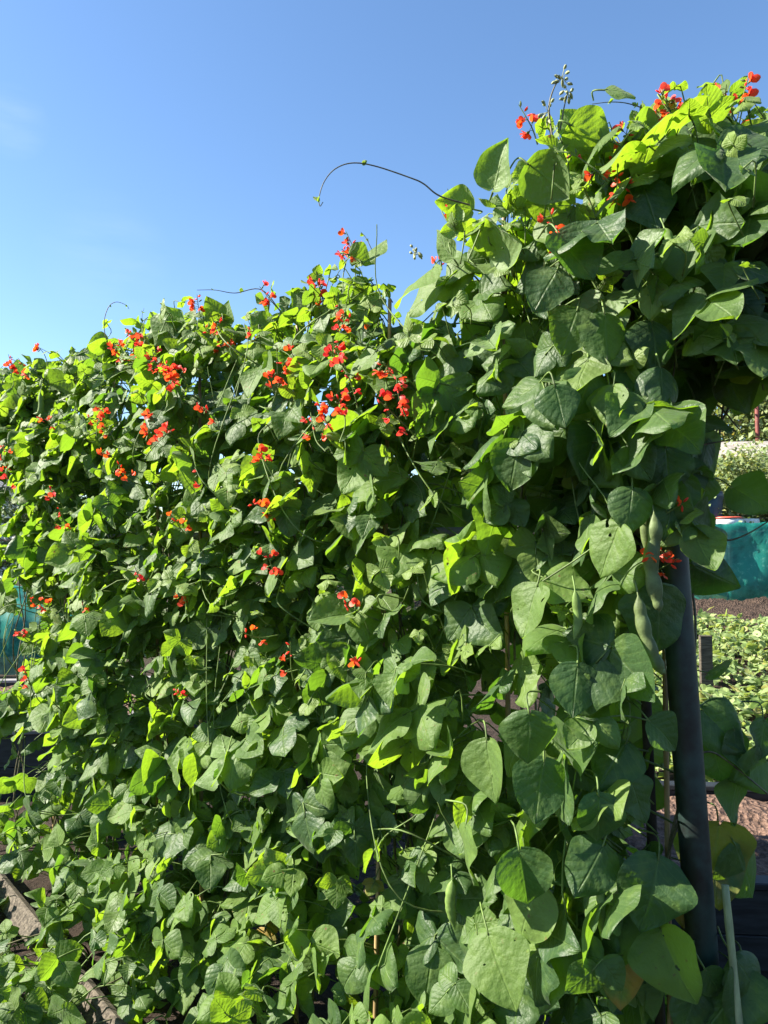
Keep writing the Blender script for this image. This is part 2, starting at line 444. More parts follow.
PLANT_S = [.03, .45, .86, 1.27, 1.68, 2.08, 2.52, 2.97, 3.42]
LAB = [
 "tallest runner bean plant, with lumpy old pods hanging beside the dark steel pole",
 "runner bean plant topped by the long bare shoot arching into the sky",
 "runner bean plant in the skyline's dip, right where the bare cane top shows",
 "runner bean plant with a tall red flower spike above mid row",
 "runner bean plant with a thin leading shoot reaching sideways to a red flower cluster",
 "runner bean plant with two large sunlit leaves standing up at its very top",
 "runner bean plant crowned by the densest mass of scarlet flowers, curled tendril above",
 "runner bean plant with thin hooked pods among its upper leaves, near the row's far end",
 "runner bean plant at the far end of the row, next to the teal netting",
]
GRP = "runner bean plants growing up canes in one row"
CANE_GRP = "bamboo canes holding up the beans"
plants = []

def foliage_for(i, s0):
    """leaves and stems of one plant"""
    base2 = row(s0); Ht = H(s0)
    fol, stm = MB(), MB()
    near = s0 < .3
    N = 235 if i < 2 else 280 if i == 2 else 330
    # twining stems
    for q in range(3):
        ph = rng.uniform(0, 6.28); hh = Ht - rng.uniform(.02, .35)
        zz = np.linspace(0.0, hh, 60); tw = ph + zz * rng.uniform(7, 11) * (1 if q else -1)
        r0 = .017 + .012 * q * np.sin(zz * 2 + ph) ** 2
        pts = np.stack([base2[0] + r0 * np.cos(tw), base2[1] + r0 * np.sin(tw), zz], 1)
        tube(stm, pts, np.linspace(.0045, .002, 60), 5)
    # a few loose runners wandering through the leaves
    for q in range(12):
        z0 = rng.uniform(.3, Ht - .3); sd = rng.choice([-1, 1]) if i else 1; ff = rng.uniform(.08, .3)
        p0 = np.array([*base2, z0]); p1 = p0 + U3 * sd * rng.uniform(.1, .2) + NF3 * ff + UPZ * rng.uniform(0, .2)
        p2 = p0 + U3 * sd * rng.uniform(.15, .4) + NF3 * ff * rng.uniform(.6, 1) + UPZ * rng.uniform(.15, .6)
        p3 = p2 + np.array([*rng.normal(0, .06, 2), rng.uniform(.05, .2)])
        for pp in (p1, p2, p3): pp[2] = min(pp[2], Ht - rng.uniform(.04, .15))
        tube(fol, smooth_path([p0, p1, p2, p3], 7), np.linspace(.0028, .0014, 22), 5, 1)
    cnt = tries = 0
    while cnt < N and tries < N * 6:
        tries += 1
        top = rng.random() < .10
        ds = rng.normal(0, .19); ds = float(np.clip(ds, -.42, .42))
        if near and ds < -.12: ds = -.12 + (ds + .12) * .4
        s = s0 + ds
        if s > ROWL - .02: s = ROWL - rng.uniform(0, .15)
        Hl = H(s)
        z = Hl - rng.uniform(.0, .14) if top else .10 + (Hl - .16) * rng.random() ** .92
        hf = z / Hl
        rf = .17 + .20 * math.exp(-((hf - .55) / .5) ** 2) * .6 + max(0, .55 - z) * .62          # foliage depth at this height
        if hf > .82: rf *= 1 - .5 * (hf - .82) / .18
        rf *= 1 + .55 * mnoise.noise(Vector((s * 2.6, z * 2.4, 3.0))) + .25 * mnoise.noise(Vector((s * 6, z * 6, 9.0)))
        front = rng.random() < .68
        e = (.25 + .75 * rng.random() ** .6) * rf * (1 if front else -.85)
        if near:
            th = rng.uniform(-.25, 1.35) * math.pi / 1.0      # all round the near end
            o2 = NF * math.sin(th) - U2 * math.cos(th)
            if th < 0 or th > 2.6: pass
            if rng.random() < .62:
                rr = (.2 + .8 * rng.random() ** .6) * (rf + (.10 if z > 1.9 else 0))
                c2 = row(s0) + o2 * rr; out = np.array([*o2, 0])
            else:
                c2 = row(s) + NF * e; out = NF3 if front else -NF3
        else:
            c2 = row(s) + NF * e; out = NF3 * (1 if front else -1)
            if s > ROWL - .35: out = unit(out + U3 * .8)
        c = np.array([c2[0], c2[1], z])
        L = float(np.clip(rng.normal(.090 if i < 2 else .084 if i == 2 else .078, .021), .038, .135))
        if i < 2: L *= 1.06
        if hf > .93 and not near: L *= rng.uniform(.62, .95)
        if not allowed(c, L * 1.5): continue
        up = rng.uniform(.25, 1.0) + (.6 if top else 0)
        side = unit(np.cross(out, UPZ)) * rng.normal(0, .55)
        d = out * rng.uniform(.1, .9) + side - UPZ * (rng.uniform(.1, 1.2) if not top else rng.uniform(-.5, .5))
        n = out * rng.uniform(.0, .95) + UPZ * up * .8 + SUN * rng.uniform(0.1, .9) + rng.normal(0, .52, 3)
        if top: d = d + rng.normal(0, .5, 3)
        stem_p = np.array([*(base2 + (c2 - base2) * rng.uniform(.25, .55)), z - rng.uniform(-.02, .1)])
        if np.linalg.norm(stem_p - c) > .26: stem_p = c + unit(stem_p - c) * .2
        t = leaf_tint(hf, .35 * rng.random() if hf > .9 else 0, .5 if near and hf < .92 else .8 if i == 1 else 1.0)  # near-end leaves below the crown get their shade through a darker tint
        trifoliate(fol, c, d, n, L, t, stem_p)
        cnt += 1
    for q in range(80):                         # inner and rear leaves close up the hedge
        s = s0 + rng.normal(0, .17)
        if s > ROWL - .05 or (near and s < -.05): continue
        z = .15 + (H(s) - .45) * rng.random(); c2 = row(s) - NF * rng.uniform(-.06, .22); c = np.array([*c2, z])
        if not allowed(c, .15): continue
        trifoliate(fol, c, rng.normal(0, .6, 3) - UPZ * .7 - NF3 * .3, rng.normal(0, .4, 3) + UPZ * .4 + NF3 * rng.choice([-1, 1]) * .9, rng.uniform(.08, .13), leaf_tint(.5), c + NF3 * .06 + UPZ * .05)
    # small young leaves and side shoots peeping out
    for q in range(46):
        s = s0 + rng.normal(0, .2)
        if s > ROWL: continue
        z = rng.uniform(.3, 1.0) ** .7 * (H(s) + .0)
        c2 = row(s) + NF * rng.uniform(.1, .34); c = np.array([*c2, z])
        L = rng.uniform(.022, .055)
        if not allowed(c, L): continue
        trifoliate(fol, c, rng.normal(0, 1, 3), NF3 + UPZ + rng.normal(0, .6, 3), L, (rng.random(), 0, rng.uniform(.5, 1)), c - NF3 * .07 - UPZ * .05)
    return fol, stm

for i, s0 in enumerate(PLANT_S):
    b = row(s0)
    root = thing('bean_plant', (b[0], b[1], 0), LAB[i], 'bean plant', GRP)
    plants.append((root, s0))
FOL = []
for i, (root, s0) in enumerate(plants):
    FOL.append(foliage_for(i, s0))

# the overhanging growth on the back of the near end, and its own plant
back_xy = row(-.10) - NF * .30
back_root = thing('bean_plant', (back_xy[0], back_xy[1], 0), "shaded runner bean plant hanging over to the open side behind the dark steel pole", 'bean plant', GRP)
bf, bs = MB(), MB()
for q in range(2):
    zz = np.linspace(0, 2.3, 60); tw = zz * 9 + q * 3
    bl = np.clip((zz - 1.6) / .6, 0, 1)[:, None]; bxy = row(.07)[None] * (1 - bl) - NF[None] * .2 * (1 - bl) + back_xy[None] * bl
    tube(bs, np.stack([bxy[:, 0] + .02 * np.cos(tw), bxy[:, 1] + .02 * np.sin(tw), zz], 1), np.linspace(.005, .0025, 60), 5)
cnt = 0
while cnt < 185:
    z = 2.58 - rng.random() ** 1.0 * .74
    a = rng.uniform(0, 6.28); o = np.array([math.cos(a), math.sin(a), 0])
    if o[1] > .5 and rng.random() < .6: continue
    w = .44 * (1 - .25 * abs(z - 2.3) / .4)
    c = np.array([back_xy[0] - .02, back_xy[1] - .04, z]) + o * w * rng.uniform(.25, 1)
    if c[1] < 1.64: continue
    L = float(np.clip(rng.normal(.098, .02), .06, .13))
    px, py, k = proj(c)
    if py > 372 or not allowed(c, L * 1.5): continue
    d = o * rng.uniform(.1, .9) - UPZ * rng.uniform(.1, 1.1) + rng.normal(0, .25, 3)
    n = o * rng.uniform(.4, 1) + UPZ * rng.uniform(.2, .9) + rng.normal(0, .25, 3)
    trifoliate(bf, c, d, n, L, leaf_tint(.9, 0, .45), c - o * .12 - UPZ * .04); cnt += 1  # overhang's shade is put into its leaf tint

def hero(mb, px, py, depth, Lpx, tip, face, tint=(.3, 0, 0), tri=False, fold=None, droop=None):
    """one large leaflet: centre pixel, depth, length, tip direction in the picture plane (deg, 270 = down) and facing"""
    c = at(px, py, depth); L = .93 * Lpx * depth / F
    a = R(tip); d = np.array([math.cos(a), 0, math.sin(a)]); n = unit(np.asarray(face, float))
    d = unit(d - n * (d @ n) * .8)
    p = c - d * L * .45
    if tri: trifoliate(mb, p - d * L * .1, d, n, L, tint, p - d * .1 + np.array([0, .06, 0]), jit=.12)
    else:
        leaflet(mb, p, d, n + rng.normal(0, .15, 3), L, 0, tint, fold=fold, droop=droop)
        tube(mb, smooth_path([p + np.array([rng.normal(0, .02), .09, .03]), p - d * .03 + np.array([0, .02, .01]), p], 4), .0022, 4, 1)

sh = (0.15, -1, .25)         # faces the camera
HL0 = [(605, 338, 62, 265, sh), (590, 452, 66, 250, (-.1, -1, .2)), (575, 255, 66, 300, (.1, -1, .3)), (637, 262, 48, 210, (.2, -1, .6)),
       (700, 190, 62, 280, (.3, -1, .3)), (745, 232, 58, 265, (-.2, -1, .2)), (690, 375, 84, 235, (.1, -.9, .6)), (735, 385, 78, 300, (.3, -1, .2)),
       (752, 330, 62, 300, (.4, -1, .3)), (650, 205, 60, 280, (0, -1, .3)), (720, 285, 62, 230, (.2, -1, .3)), (672, 290, 55, 320, (.2, -1, .1)),
       (570, 330, 55, 250, (-.1, -1, .3)), (545, 290, 54, 240, (-.3, -1, .3)), (612, 405, 50, 280, (-.5, -.8, .3)), (640, 462, 46, 300, (.1, -1, .3)),
       (665, 735, 44, 315, (.1, -1, .4)), (652, 895, 78, 250, (.1, -1, .5)), (612, 765, 58, 240, (-.4, -.8, .6)), (575, 690, 56, 260, (0, -1, .3)),
       (660, 620, 74, 270, (.3, -1, 0)), (540, 790, 64, 260, (-.1, -1, .2)), (590, 870, 60, 235, (.1, -1, .3)), (600, 820, 52, 270, (0, -1, .2)),
       (679, 498, 52, 260, (.2, -1, .2)), (692, 478, 46, 290, (.2, -1, .3)), (668, 522, 42, 255, (.1, -1, .2)), (655, 345, 58, 270, (.1, -1, .3)), (690, 318, 56, 250, (.2, -1, .4)), (636, 378, 54, 290, (0, -1, .2)), (662, 388, 52, 265, (.2, -1, .3)), (585, 392, 54, 250, (-.1, -1, .2)), (560, 405, 48, 280, (0, -1, .3)), (715, 345, 56, 280, (.3, -1, .3)), (668, 470, 56, 270, (.1, -1, .2)), (684, 430, 60, 300, (.2, -1, .3)), (655, 425, 56, 250, (0, -1, .3)), (676, 512, 44, 285, (.2, -1, .2)), (630, 510, 50, 260, (0, -1, .2)), (700, 400, 52, 290, (.3, -1, .3)),
       (525, 880, 62, 280, (-.1, -1, .2)), (640, 800, 50, 290, (.3, -1, .3)), (530, 740, 58, 270, (0, -1, .1))]
for (px, py, lp, tip, fc) in HL0:
    hero(FOL[0][0] if px > 560 else FOL[1][0], px, py, 1.60 + rng.uniform(-.06, .04) if px < 690 else 1.85, lp, tip, fc, (rng.uniform(.0, .25), 0, 0))  # low tint paints the near end's shade into these large leaves
HL1 = [(675, 968, 74, 300, (-.65, -.6, .6)), (527, 610, 60, 255, (-.7, -.6, .5)), (568, 585, 56, 330, (-.5, -.7, .6)), (608, 550, 62, 235, (-.75, -.6, .1)),
       (490, 770, 62, 290, (-.75, -.6, .2)), (463, 855, 60, 280, (-.8, -.6, .4)), (525, 915, 70, 245, (-.7, -.7, .4)), (500, 970, 74, 300, (-.6, -.7, .7)),
       (545, 975, 66, 270, (-.6, -.7, .5)), (415, 285, 62, 230, (-.6, -.6, .7)), (360, 367, 44, 210, (-.7, -.5, .6)), (425, 575, 54, 250, (-.8, -.6, .3)),
       (240, 557, 44, 200, (-.6, -.5, .8)), (575, 955, 48, 270, (-.5, -.8, .5)), (650, 300, 40, 250, (-.6, -.7, .3)), (610, 405, 46, 260, (-.7, -.6, .2))]
for (px, py, lp, tip, fc) in HL1:
    j = 0 if px > 580 else 1 if px > 450 else 2 if px > 340 else 4
    dep = [1.56, 1.66, 1.98, 2.3, 2.42][j]
    hero(FOL[j][0], px, py, dep, lp, tip, fc, (rng.uniform(.5, .9), 0, .15))
# leaves crossing the open view to the right of the pole
HR = [(705, 462, 66, 300, (.5, -1, .2)), (703, 455, 40, 250, (.1, -1, .2)), (752, 498, 50, 320, (-.6, -.8, .5)), (705, 492, 36, 255, (.2, -1, 0)), (712, 560, 66, 290, (.1, -1, -.2)), (716, 576, 58, 335, (.1, -1, -.1)),
      (722, 672, 34, 350, (.2, -.6, -.9)), (725, 730, 62, 315, (-.2, -1, .3)), (738, 752, 46, 270, (.3, -1, .3)), (752, 770, 52, 200, (.5, -1, .3)),
      (735, 800, 48, 250, (.2, -1, .2)), (718, 765, 46, 280, (-.2, -1, .1)), (716, 862, 84, 265, (-.1, -1, 0)), (752, 875, 74, 300, (.3, -1, .1)), (764, 740, 44, 260, (.2, -1, .3)),
      (740, 1000, 60, 250, (.2, -1, .5)), (755, 985, 56, 300, (.2, -1, .6)), (722, 1010, 56, 230, (.1, -1, .5)), (700, 1000, 48, 280, (-.2, -1, .4)), (715, 985, 34, 300, (.1, -1, .3)), (690, 1015, 50, 250, (0, -1, .3))]
for (px, py, lp, tip, fc) in HR:
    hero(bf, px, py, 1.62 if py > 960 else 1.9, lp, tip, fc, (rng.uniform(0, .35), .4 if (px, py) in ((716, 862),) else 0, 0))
for pth in ([(664, 520), (690, 528), (722, 540), (745, 535), (775, 517)], [(640, 470), (668, 462), (700, 446), (730, 440)], [(690, 760), (712, 752), (745, 775), (775, 800)], [(668, 400), (712, 402), (740, 430)]):
    tube(bs, smooth_path([at(x, y, 1.88) for x, y in pth], 8), np.linspace(.003, .0018, 8 * (len(pth) - 1) + 1), 5)
# yellowing leaves low down
for (px, py, lp, dep, j) in ((262, 945, 30, 2.55, 4), (240, 960, 24, 2.6, 4), (622, 985, 46, 1.64, 0), (685, 905, 44, 1.78, 0), (150, 830, 22, 3.0, 6), (272, 925, 22, 2.5, 3)):
    hero(FOL[j][0], px, py, dep, lp, 265, (-.3, -1, .3), (.5, 1.0, .2))
# large sunlit leaves on the skyline
TOPL = [(590, 135, 54, 330, (-.2, .7, .7), 1.72, 0), (622, 90, 34, 350, (-.1, -.8, .5), 1.75, 0), (715, 90, 40, 60, (-.7, -.6, .4), 1.8, 0), (500, 165, 52, 60, (.6, .6, .5), 1.72, 1), (505, 240, 60, 80, (.7, .3, .4), 1.70, 1),
        (455, 205, 42, 170, (.3, .6, .7), 1.85, 1), (550, 180, 60, 320, (.3, .6, .6), 1.66, 1), (445, 245, 36, 120, (.6, .5, .4), 1.9, 2), (375, 248, 34, 60, (-.6, -.6, .5), 2.2, 2), (360, 258, 26, 340, (.2, .3, .9), 2.2, 3),
        (175, 318, 42, 120, (.5, .6, .5), 2.85, 5), (160, 332, 36, 230, (.4, .6, .5), 2.82, 5), (215, 308, 30, 100, (.4, .7, .5), 2.7, 5), (228, 312, 24, 60, (.5, .5, .3), 2.7, 5),
        (100, 345, 28, 200, (.4, .6, .5), 3.25, 6), (60, 382, 34, 200, (.5, .6, .5), 3.3, 7), (25, 395, 34, 250, (.6, .5, .4), 3.6, 8), (15, 410, 34, 180, (.3, .6, .6), 3.6, 8), (300, 300, 30, 120, (.5, .5, .5), 2.4, 3)]
for (px, py, lp, tip, fc, dep, j) in TOPL:
    hero(FOL[j][0], px, py, dep, lp, tip, fc, (rng.uniform(.2, .6), 0, .35))

# ---- bare leading shoots above the row
def shoot(mb, pix, dep, r=.0022, leaf=True, curl=None, dep2=None):
    dd = np.linspace(dep, dep2 or dep, len(pix))
    P = smooth_path([at(x, y, e) for (x, y), e in zip(pix, dd)], 8)
    tube(mb, P, np.linspace(r, r * .45, len(P)), 5)
    if leaf:
        for f in (.45, .8):
            q = P[int(f * (len(P) - 1))]
            for _ in range(2): leaflet(FOL[0][0], q, rng.normal(0, 1, 3), rng.normal(0, 1, 3) + UPZ, rng.uniform(.008, .016), 0, (.5, 0, 1))
shoot(FOL[1][1], [(470, 205), (440, 196), (424, 184), (411, 178), (375, 166), (352, 163), (335, 169), (324, 182), (319, 198), (320, 206), (323, 202)], 1.80, .0022)
shoot(FOL[4][1], [(285, 318), (262, 290), (235, 293), (215, 290), (197, 290)], 2.55, .0022)
shoot(FOL[6][1], [(108, 350), (104, 325), (108, 308), (116, 302), (126, 305), (129, 309)], 3.2, .0022)
shoot(FOL[6][1], [(145, 332), (142, 318), (144, 308)], 3.1, .0016)
shoot(FOL[0][1], [(660, 125), (650, 112), (630, 104), (612, 102), (592, 104)], 1.75, .0018)
shoot(FOL[0][1], [(552, 135), (549, 108), (554, 88), (562, 76)], 1.72, .0028, False)
shoot(FOL[0][1], [(560, 130), (564, 108), (568, 92)], 1.72, .0022, False)
shoot(FOL[3][1], [(372, 250), (366, 238), (361, 232)], 2.25, .0014)
shoot(FOL[7][1], [(78, 372), (62, 360), (40, 348)], 3.45, .0028, False)
shoot(FOL[8][1], [(45, 385), (28, 368), (10, 358)], 3.6, .0028, False)
# leafy leading growth that breaks the skyline
for (px, py, dep, j) in ((555, 150, 1.74, 0), (610, 150, 1.75, 0), (690, 120, 1.8, 0), (650, 120, 1.8, 0), (740, 110, 1.85, 0), (480, 215, 1.8, 1), (520, 185, 1.78, 1), (372, 290, 2.25, 2), (345, 285, 2.3, 3), (310, 290, 2.4, 3), (285, 310, 2.5, 3),
                         (260, 325, 2.6, 4), (230, 325, 2.7, 4), (195, 325, 2.8, 5), (150, 335, 3.0, 6), (120, 345, 3.15, 6), (75, 375, 3.4, 7), (20, 385, 3.75, 8)):
    for q in range(7):
        c = at(px + rng.normal(0, 14), py + rng.normal(0, 12), dep + rng.normal(0, .05))
        trifoliate(FOL[j][0], c, rng.normal(0, 1, 3) + UPZ * .2, UPZ + rng.normal(0, .6, 3), rng.uniform(.022, .06), (rng.random(), 0, rng.uniform(.4, 1)), c - UPZ * .07 + rng.normal(0, .02, 3))

# low growth spilling over the board in the lower left
spill = MB(); spill_st = MB()
BO0 = at(0, 870, 3.30); BO1 = at(105, 1005, 2.38)
sp_root_xy = row(2.1) + NF * .3
for q in range(300):
    s = rng.uniform(.7, 4.1); e = rng.uniform(.30, .85); z = .06 + rng.random() ** 1.3 * (.34 if e < .65 else .2)
    c2 = row(s) + NF * e; c = np.array([*c2, z]); L = rng.uniform(.05, .095)
    px, py, k = proj(c)
    if not allowed(c, L) or (px < 70 and 700 < py < 820): continue
    if py > 860 and px < 120 and abs((py - 870) - (px) * 1.29) < 50 and abs(px - 53) > 8: continue
    trifoliate(spill, c, NF3 * rng.uniform(.1, 1) + rng.normal(0, .5, 3) - UPZ * .3, UPZ + NF3 * .5 + rng.normal(0, .35, 3), L, leaf_tint(.2), c - NF3 * .1 - UPZ * .05)
for q in range(75):
    s = rng.uniform(2.7, 4.0); c2 = row(s) + NF * rng.uniform(-.1, .5); c = np.array([*c2, rng.uniform(.08, .42)])
    px, py, k = proj(c)
    if py < 822 or abs((py - 870) - px * 1.29) < 34: continue
    trifoliate(spill, c, NF3 * rng.uniform(.1, 1) + rng.normal(0, .5, 3) - UPZ * .3, UPZ + NF3 * .5 + rng.normal(0, .4, 3), rng.uniform(.055, .09), leaf_tint(.5), c - NF3 * .08 - UPZ * .05)
for q in range(8):
    s = rng.uniform(1.0, 3.0)
    tube(spill_st, smooth_path([np.array([*sp_root_xy, .01]), np.array([*(row(s + .1) + NF * .4), .12]), np.array([*(row(s + .2) + NF * .7), .1])], 8), .003, 5)
front_xy = [(-1.25, 2.35), (-.95, 2.05), (-1.5, 2.75)]

# ------------------------------------------------------------------ flowers
def flower(mb, p, d, sz, tone):
    """one bean flower: hooded standard, two broad wings, small keel, green calyx"""
    d = unit(d); ref = UPZ if abs(d[2]) < .9 else np.array([1., 0, 0])
    sx = unit(np.cross(d, ref)); up = np.cross(sx, d)
    t = lambda: (float(np.clip(tone + rng.normal(0, .18), 0, 1)), 0, 0)
    petal(mb, p + d * sz * .25, unit(up + d * .35), unit(d * .9 - up * .2), sz * .8, 1.05, t())
    for s in (-1, 1):
        petal(mb, p + d * sz * .2, unit(d + sx * s * .55 - up * .35), unit(sx * s * .9 + up * .5), sz * .95, .85, t())
    petal(mb, p + d * sz * .15, unit(d + up * .15), up, sz * .55, .5, (1, 0, 0))
    tube(mb, [p - d * sz * .12, p + d * sz * .1, p + d * sz * .32], [sz * .07, sz * .16, sz * .12], 4, 1)

FY = np.array([0, .2, .5, .8, 1.0]); FW = np.array([.12, .34, .5, .4, .12]); FU = np.array([-1, 0, 1.0])
_i2 = np.arange(4)[:, None] * 3; _j2 = np.arange(2)[None, :]
FQ = np.stack([_i2 + _j2, _i2 + _j2 + 1, _i2 + 3 + _j2 + 1, _i2 + 3 + _j2], -1).reshape(-1, 4)
def petal(mb, p, d, n, L, w, tint):
    n = unit(n - d * (n @ d)); xa = np.cross(d, n)
    x = FU[None, :] * FW[:, None] * w; y = FY[:, None] + 0 * x
    z = .35 * np.abs(x) ** 1.3 + .25 * y ** 2 + rng.normal(0, .05, x.shape)
    V = p + L * (x[..., None] * xa + y[..., None] * d + z[..., None] * n)
    mb.add(V.reshape(-1, 3), FQ, tint=tint)

def raceme(px, py, dep, n, length=.13, lean=None, tone=.4, name='flower_cluster', parent=None):
    mb = MB()
    tip = at(px, py, dep)
    lean = NF3 * rng.uniform(.1, .6) + UPZ * rng.uniform(.5, 1) + rng.normal(0, .3, 3) if lean is None else np.asarray(lean, float)
    lean = unit(lean)
    base = tip - lean * length * .85 - NF3 * .02
    P = smooth_path([base, base + (tip - base) * .5 + rng.normal(0, .008, 3), tip + lean * length * .15], 6)
    tube(mb, P, np.linspace(.0024, .0011, len(P)), 5, 1)
    for q in range(int(n * 1.15 + .5)):
        f = rng.uniform(.38, .97); c = P[int(f * (len(P) - 1))]
        o = unit(rng.normal(0, 1, 3) + NF3 * .5 + np.array([0, 0, .0])); o = unit(o - lean * (o @ lean) * .7)
        q0 = c + o * .014
        tube(mb, [c, c + o * .007 + UPZ * .002, q0], .0008, 4, 1)
        flower(mb, q0, o + rng.normal(0, .25, 3), rng.uniform(.017, .024), tone)
    for q in range(5):                     # closed red or green buds towards the tip
        c = P[int(rng.uniform(.75, 1) * (len(P) - 1))]; o = unit(rng.normal(0, 1, 3) + lean * .4)
        tube(mb, [c + o * .004, c + o * .009, c + o * .014, c + o * .018], [.0012, .0028, .0026, .0008], 4, 0 if q < 3 else 1, (tone, 0, 0))
    return mb

FLW = [ # px, py, flowers
 (521, 110, 5), (662, 96, 7), (727, 91, 4), (746, 84, 5), (625, 139, 7), (617, 173, 3), (627, 188, 3), (551, 218, 5), (574, 155, 2), (545, 266, 3), (688, 158, 3), (437, 262, 4), (450, 197, 4),
 (348, 236, 6), (344, 250, 3), (262, 290, 5), (317, 277, 6), (318, 288, 3), (334, 308, 3), (346, 316, 3), (289, 351, 5), (277, 354, 3), (272, 377, 4), (332, 344, 4), (340, 356, 3), (346, 372, 3), (385, 368, 4), (397, 383, 4), (378, 400, 4), (318, 404, 4), (337, 403, 4), (312, 418, 3),
 (260, 452, 4), (254, 505, 5), (269, 556, 5), (344, 603, 2),
 (197, 298, 4), (219, 322, 4), (249, 330, 3), (115, 345, 8), (128, 334, 9), (140, 342, 8), (152, 352, 6), (166, 366, 9), (169, 376, 6), (122, 360, 4), (205, 330, 3), (150, 414, 6), (168, 433, 5), (102, 410, 6), (90, 420, 3), (106, 455, 3), (120, 466, 4), (43, 418, 3),
 (3, 447, 4), (197, 471, 2), (175, 520, 3), (52, 490, 3), (58, 510, 2), (8, 358, 4), (20, 361, 3), (38, 348, 3), (28, 598, 4), (18, 632, 3), (24, 672, 3), (180, 590, 3), (6, 466, 3), (136, 570, 2), (245, 632, 2), (82, 600, 1), (205, 410, 3), (178, 690, 1), (290, 648, 2), (355, 660, 1)]
def depth_front(px, py):
    """world depth of the foliage's front at this column"""
    a = (px - CX) / F
    # ray (a*y, y) meets front line A + U s + NF*.24
    o = A + NF * .36
    Mx = np.array([[a, -U2[0]], [1, -U2[1]]]); y, s = np.linalg.solve(Mx, o)
    return y, s
flower_parts = []
for (px, py, n) in FLW:
    y, s = depth_front(px, py)
    skyl = np.interp(px, sky_x, sky_y)
    if py < skyl + 30: y += .30
    elif py < skyl + 70: y += .10
    if px > 570: y = 1.62 if py > 150 else 1.74
    j = int(np.argmin([abs(s - q) for q in PLANT_S])) if px < 570 else 0
    lean = None
    if (px, py) in ((348, 236), (8, 358), (20, 361), (38, 348), (521, 110), (197, 298), (262, 290)): lean = (rng.normal(-.3, .3), 0, 1)
    flower_parts.append((j, raceme(px, py, y, n, rng.uniform(.09, .16), lean, rng.uniform(.0, .75) if px < 500 else rng.uniform(0, .5))))
for (px, py, n, j) in ((665, 553, 4, 0), (674, 561, 3, 0), (679, 505, 2, 0)):
    flower_parts.append((j, raceme(px, py, 1.55, n, .08, (.5, -.2, .3), .1)))
bud_parts = []
for (px, py, dep, j) in ((562, 78, 1.72, 0), (568, 93, 1.72, 0), (548, 112, 1.72, 0), (470, 470, 1.95, 1), (415, 255, 2.05, 2)):
    mb = MB(); c = at(px, py, dep)
    for q in range(9):
        o = unit(rng.normal(0, 1, 3) + np.array([0, 0, .1])); p = c + o * .012 + np.array([0, 0, rng.uniform(-.02, .02)])
        tube(mb, [c, p], .0008, 4); tube(mb, [p, p + o * .004 - UPZ * .002, p + o * .01 - UPZ * .003, p + o * .014 - UPZ * .006], [.0015, .004, .0036, .001], 5)
    bud_parts.append((j, mb))

# ------------------------------------------------------------------ pods
def pod(pix, dep, w, lump=0.0, depths=None, beans=7, flat=.55):
    """flattened pod along a pixel path, w = half width in metres"""
    mb = MB()
    P = smooth_path([at(x, y, e) for (x, y), e in zip(pix, depths or [dep] * len(pix))], 9); k = len(P)
    t = np.linspace(0, 1, k); prof = np.sin(np.clip(np.minimum(t / .22, (1 - t) / .48), 0, 1) * np.pi / 2) ** .8
    prof = np.maximum(prof, .07) * (1 + lump * np.abs(np.sin(t * beans * np.pi)) - lump * .5)
    T = np.gradient(P, axis=0); T /= np.linalg.norm(T, axis=1)[:, None]
    view = unit(EYE - P.mean(0)); side = np.cross(T, view + rng.normal(0, .2, 3)); side /= np.linalg.norm(side, axis=1)[:, None]
    nrm = np.cross(side, T); ang = np.linspace(0, 2 * np.pi, 10, endpoint=False)
    V = P[:, None] + (np.cos(ang)[None, :, None] * side[:, None] + np.sin(ang)[None, :, None] * nrm[:, None] * (flat * (1 + lump * 1.2 * (np.abs(np.sin(t * beans * np.pi)) - .5)))[:, None, None]) * (w * prof)[:, None, None]
    n = 10; i = np.arange(k - 1)[:, None] * n; j = np.arange(n)[None]; j2 = (j + 1) % n
    mb.add(V.reshape(-1, 3), np.stack([i + j, i + j2, i + n + j2, i + n + j], -1).reshape(-1, 4))
    tube(mb, [P[0] + np.array([0, .02, .03]), P[0] + np.array([0, .006, .012]), P[1]], .0018, 5)
    return mb
PODS = [ # pixel path, depth, half width, lumps, plant, mature
 ([(654, 512), (655, 535), (651, 560), (654, 585), (658, 604), (660, 612)], 1.545, .0150, .30, 0, True, 4),
 ([(638, 595), (642, 620), (650, 648), (660, 668), (666, 674)], 1.55, .0135, .25, 0, True, 5),
 ([(646, 508), (645, 530), (647, 555)], 1.58, .010, .05, 0, True, 5),
 ([(600, 885), (601, 905), (602, 925), (602, 940)], 1.57, .010, .15, 0, False, 5),
 ([(664, 228), (669, 238), (667, 255), (660, 268)], 1.55, .009, .05, 0, False, 6),
 ([(575, 260 + 330), (578, 620), (574, 640)], 1.62, .010, .05, 0, False, 6),
 ([(40, 392), (41, 405), (39, 413), (33, 414)], 3.42, .012, 0, 7, False, 6),
 ([(76, 420), (72, 438), (64, 452), (54, 459)], 3.3, .011, .1, 7, False, 6),
 ([(14, 432), (15, 450), (19, 462), (25, 466)], 3.65, .011, .1, 8, False, 6),
 ([(222, 490), (222, 505), (226, 520), (234, 530)], 2.72, .011, .1, 4, False, 6),
 ([(228, 488), (230, 502), (236, 515)], 2.7, .010, .1, 4, False, 6),
 ([(182, 540), (181, 555), (184, 566)], 2.95, .011, .1, 5, False, 6),
 ([(204, 555), (206, 566), (203, 578)], 2.85, .011, .1, 5, False, 6),
 ([(386, 545), (385, 562), (384, 580)], 2.1, .009, .05, 2, False, 6),
 ([(350, 602), (350, 618), (349, 632)], 2.2, .009, .05, 3, False, 6),
 ([(314, 640), (318, 655), (316, 668)], 2.35, .011, .05, 3, False, 6),
 ([(452, 880), (450, 905), (455, 930)], 1.85, .012, .1, 1, False, 6),
]

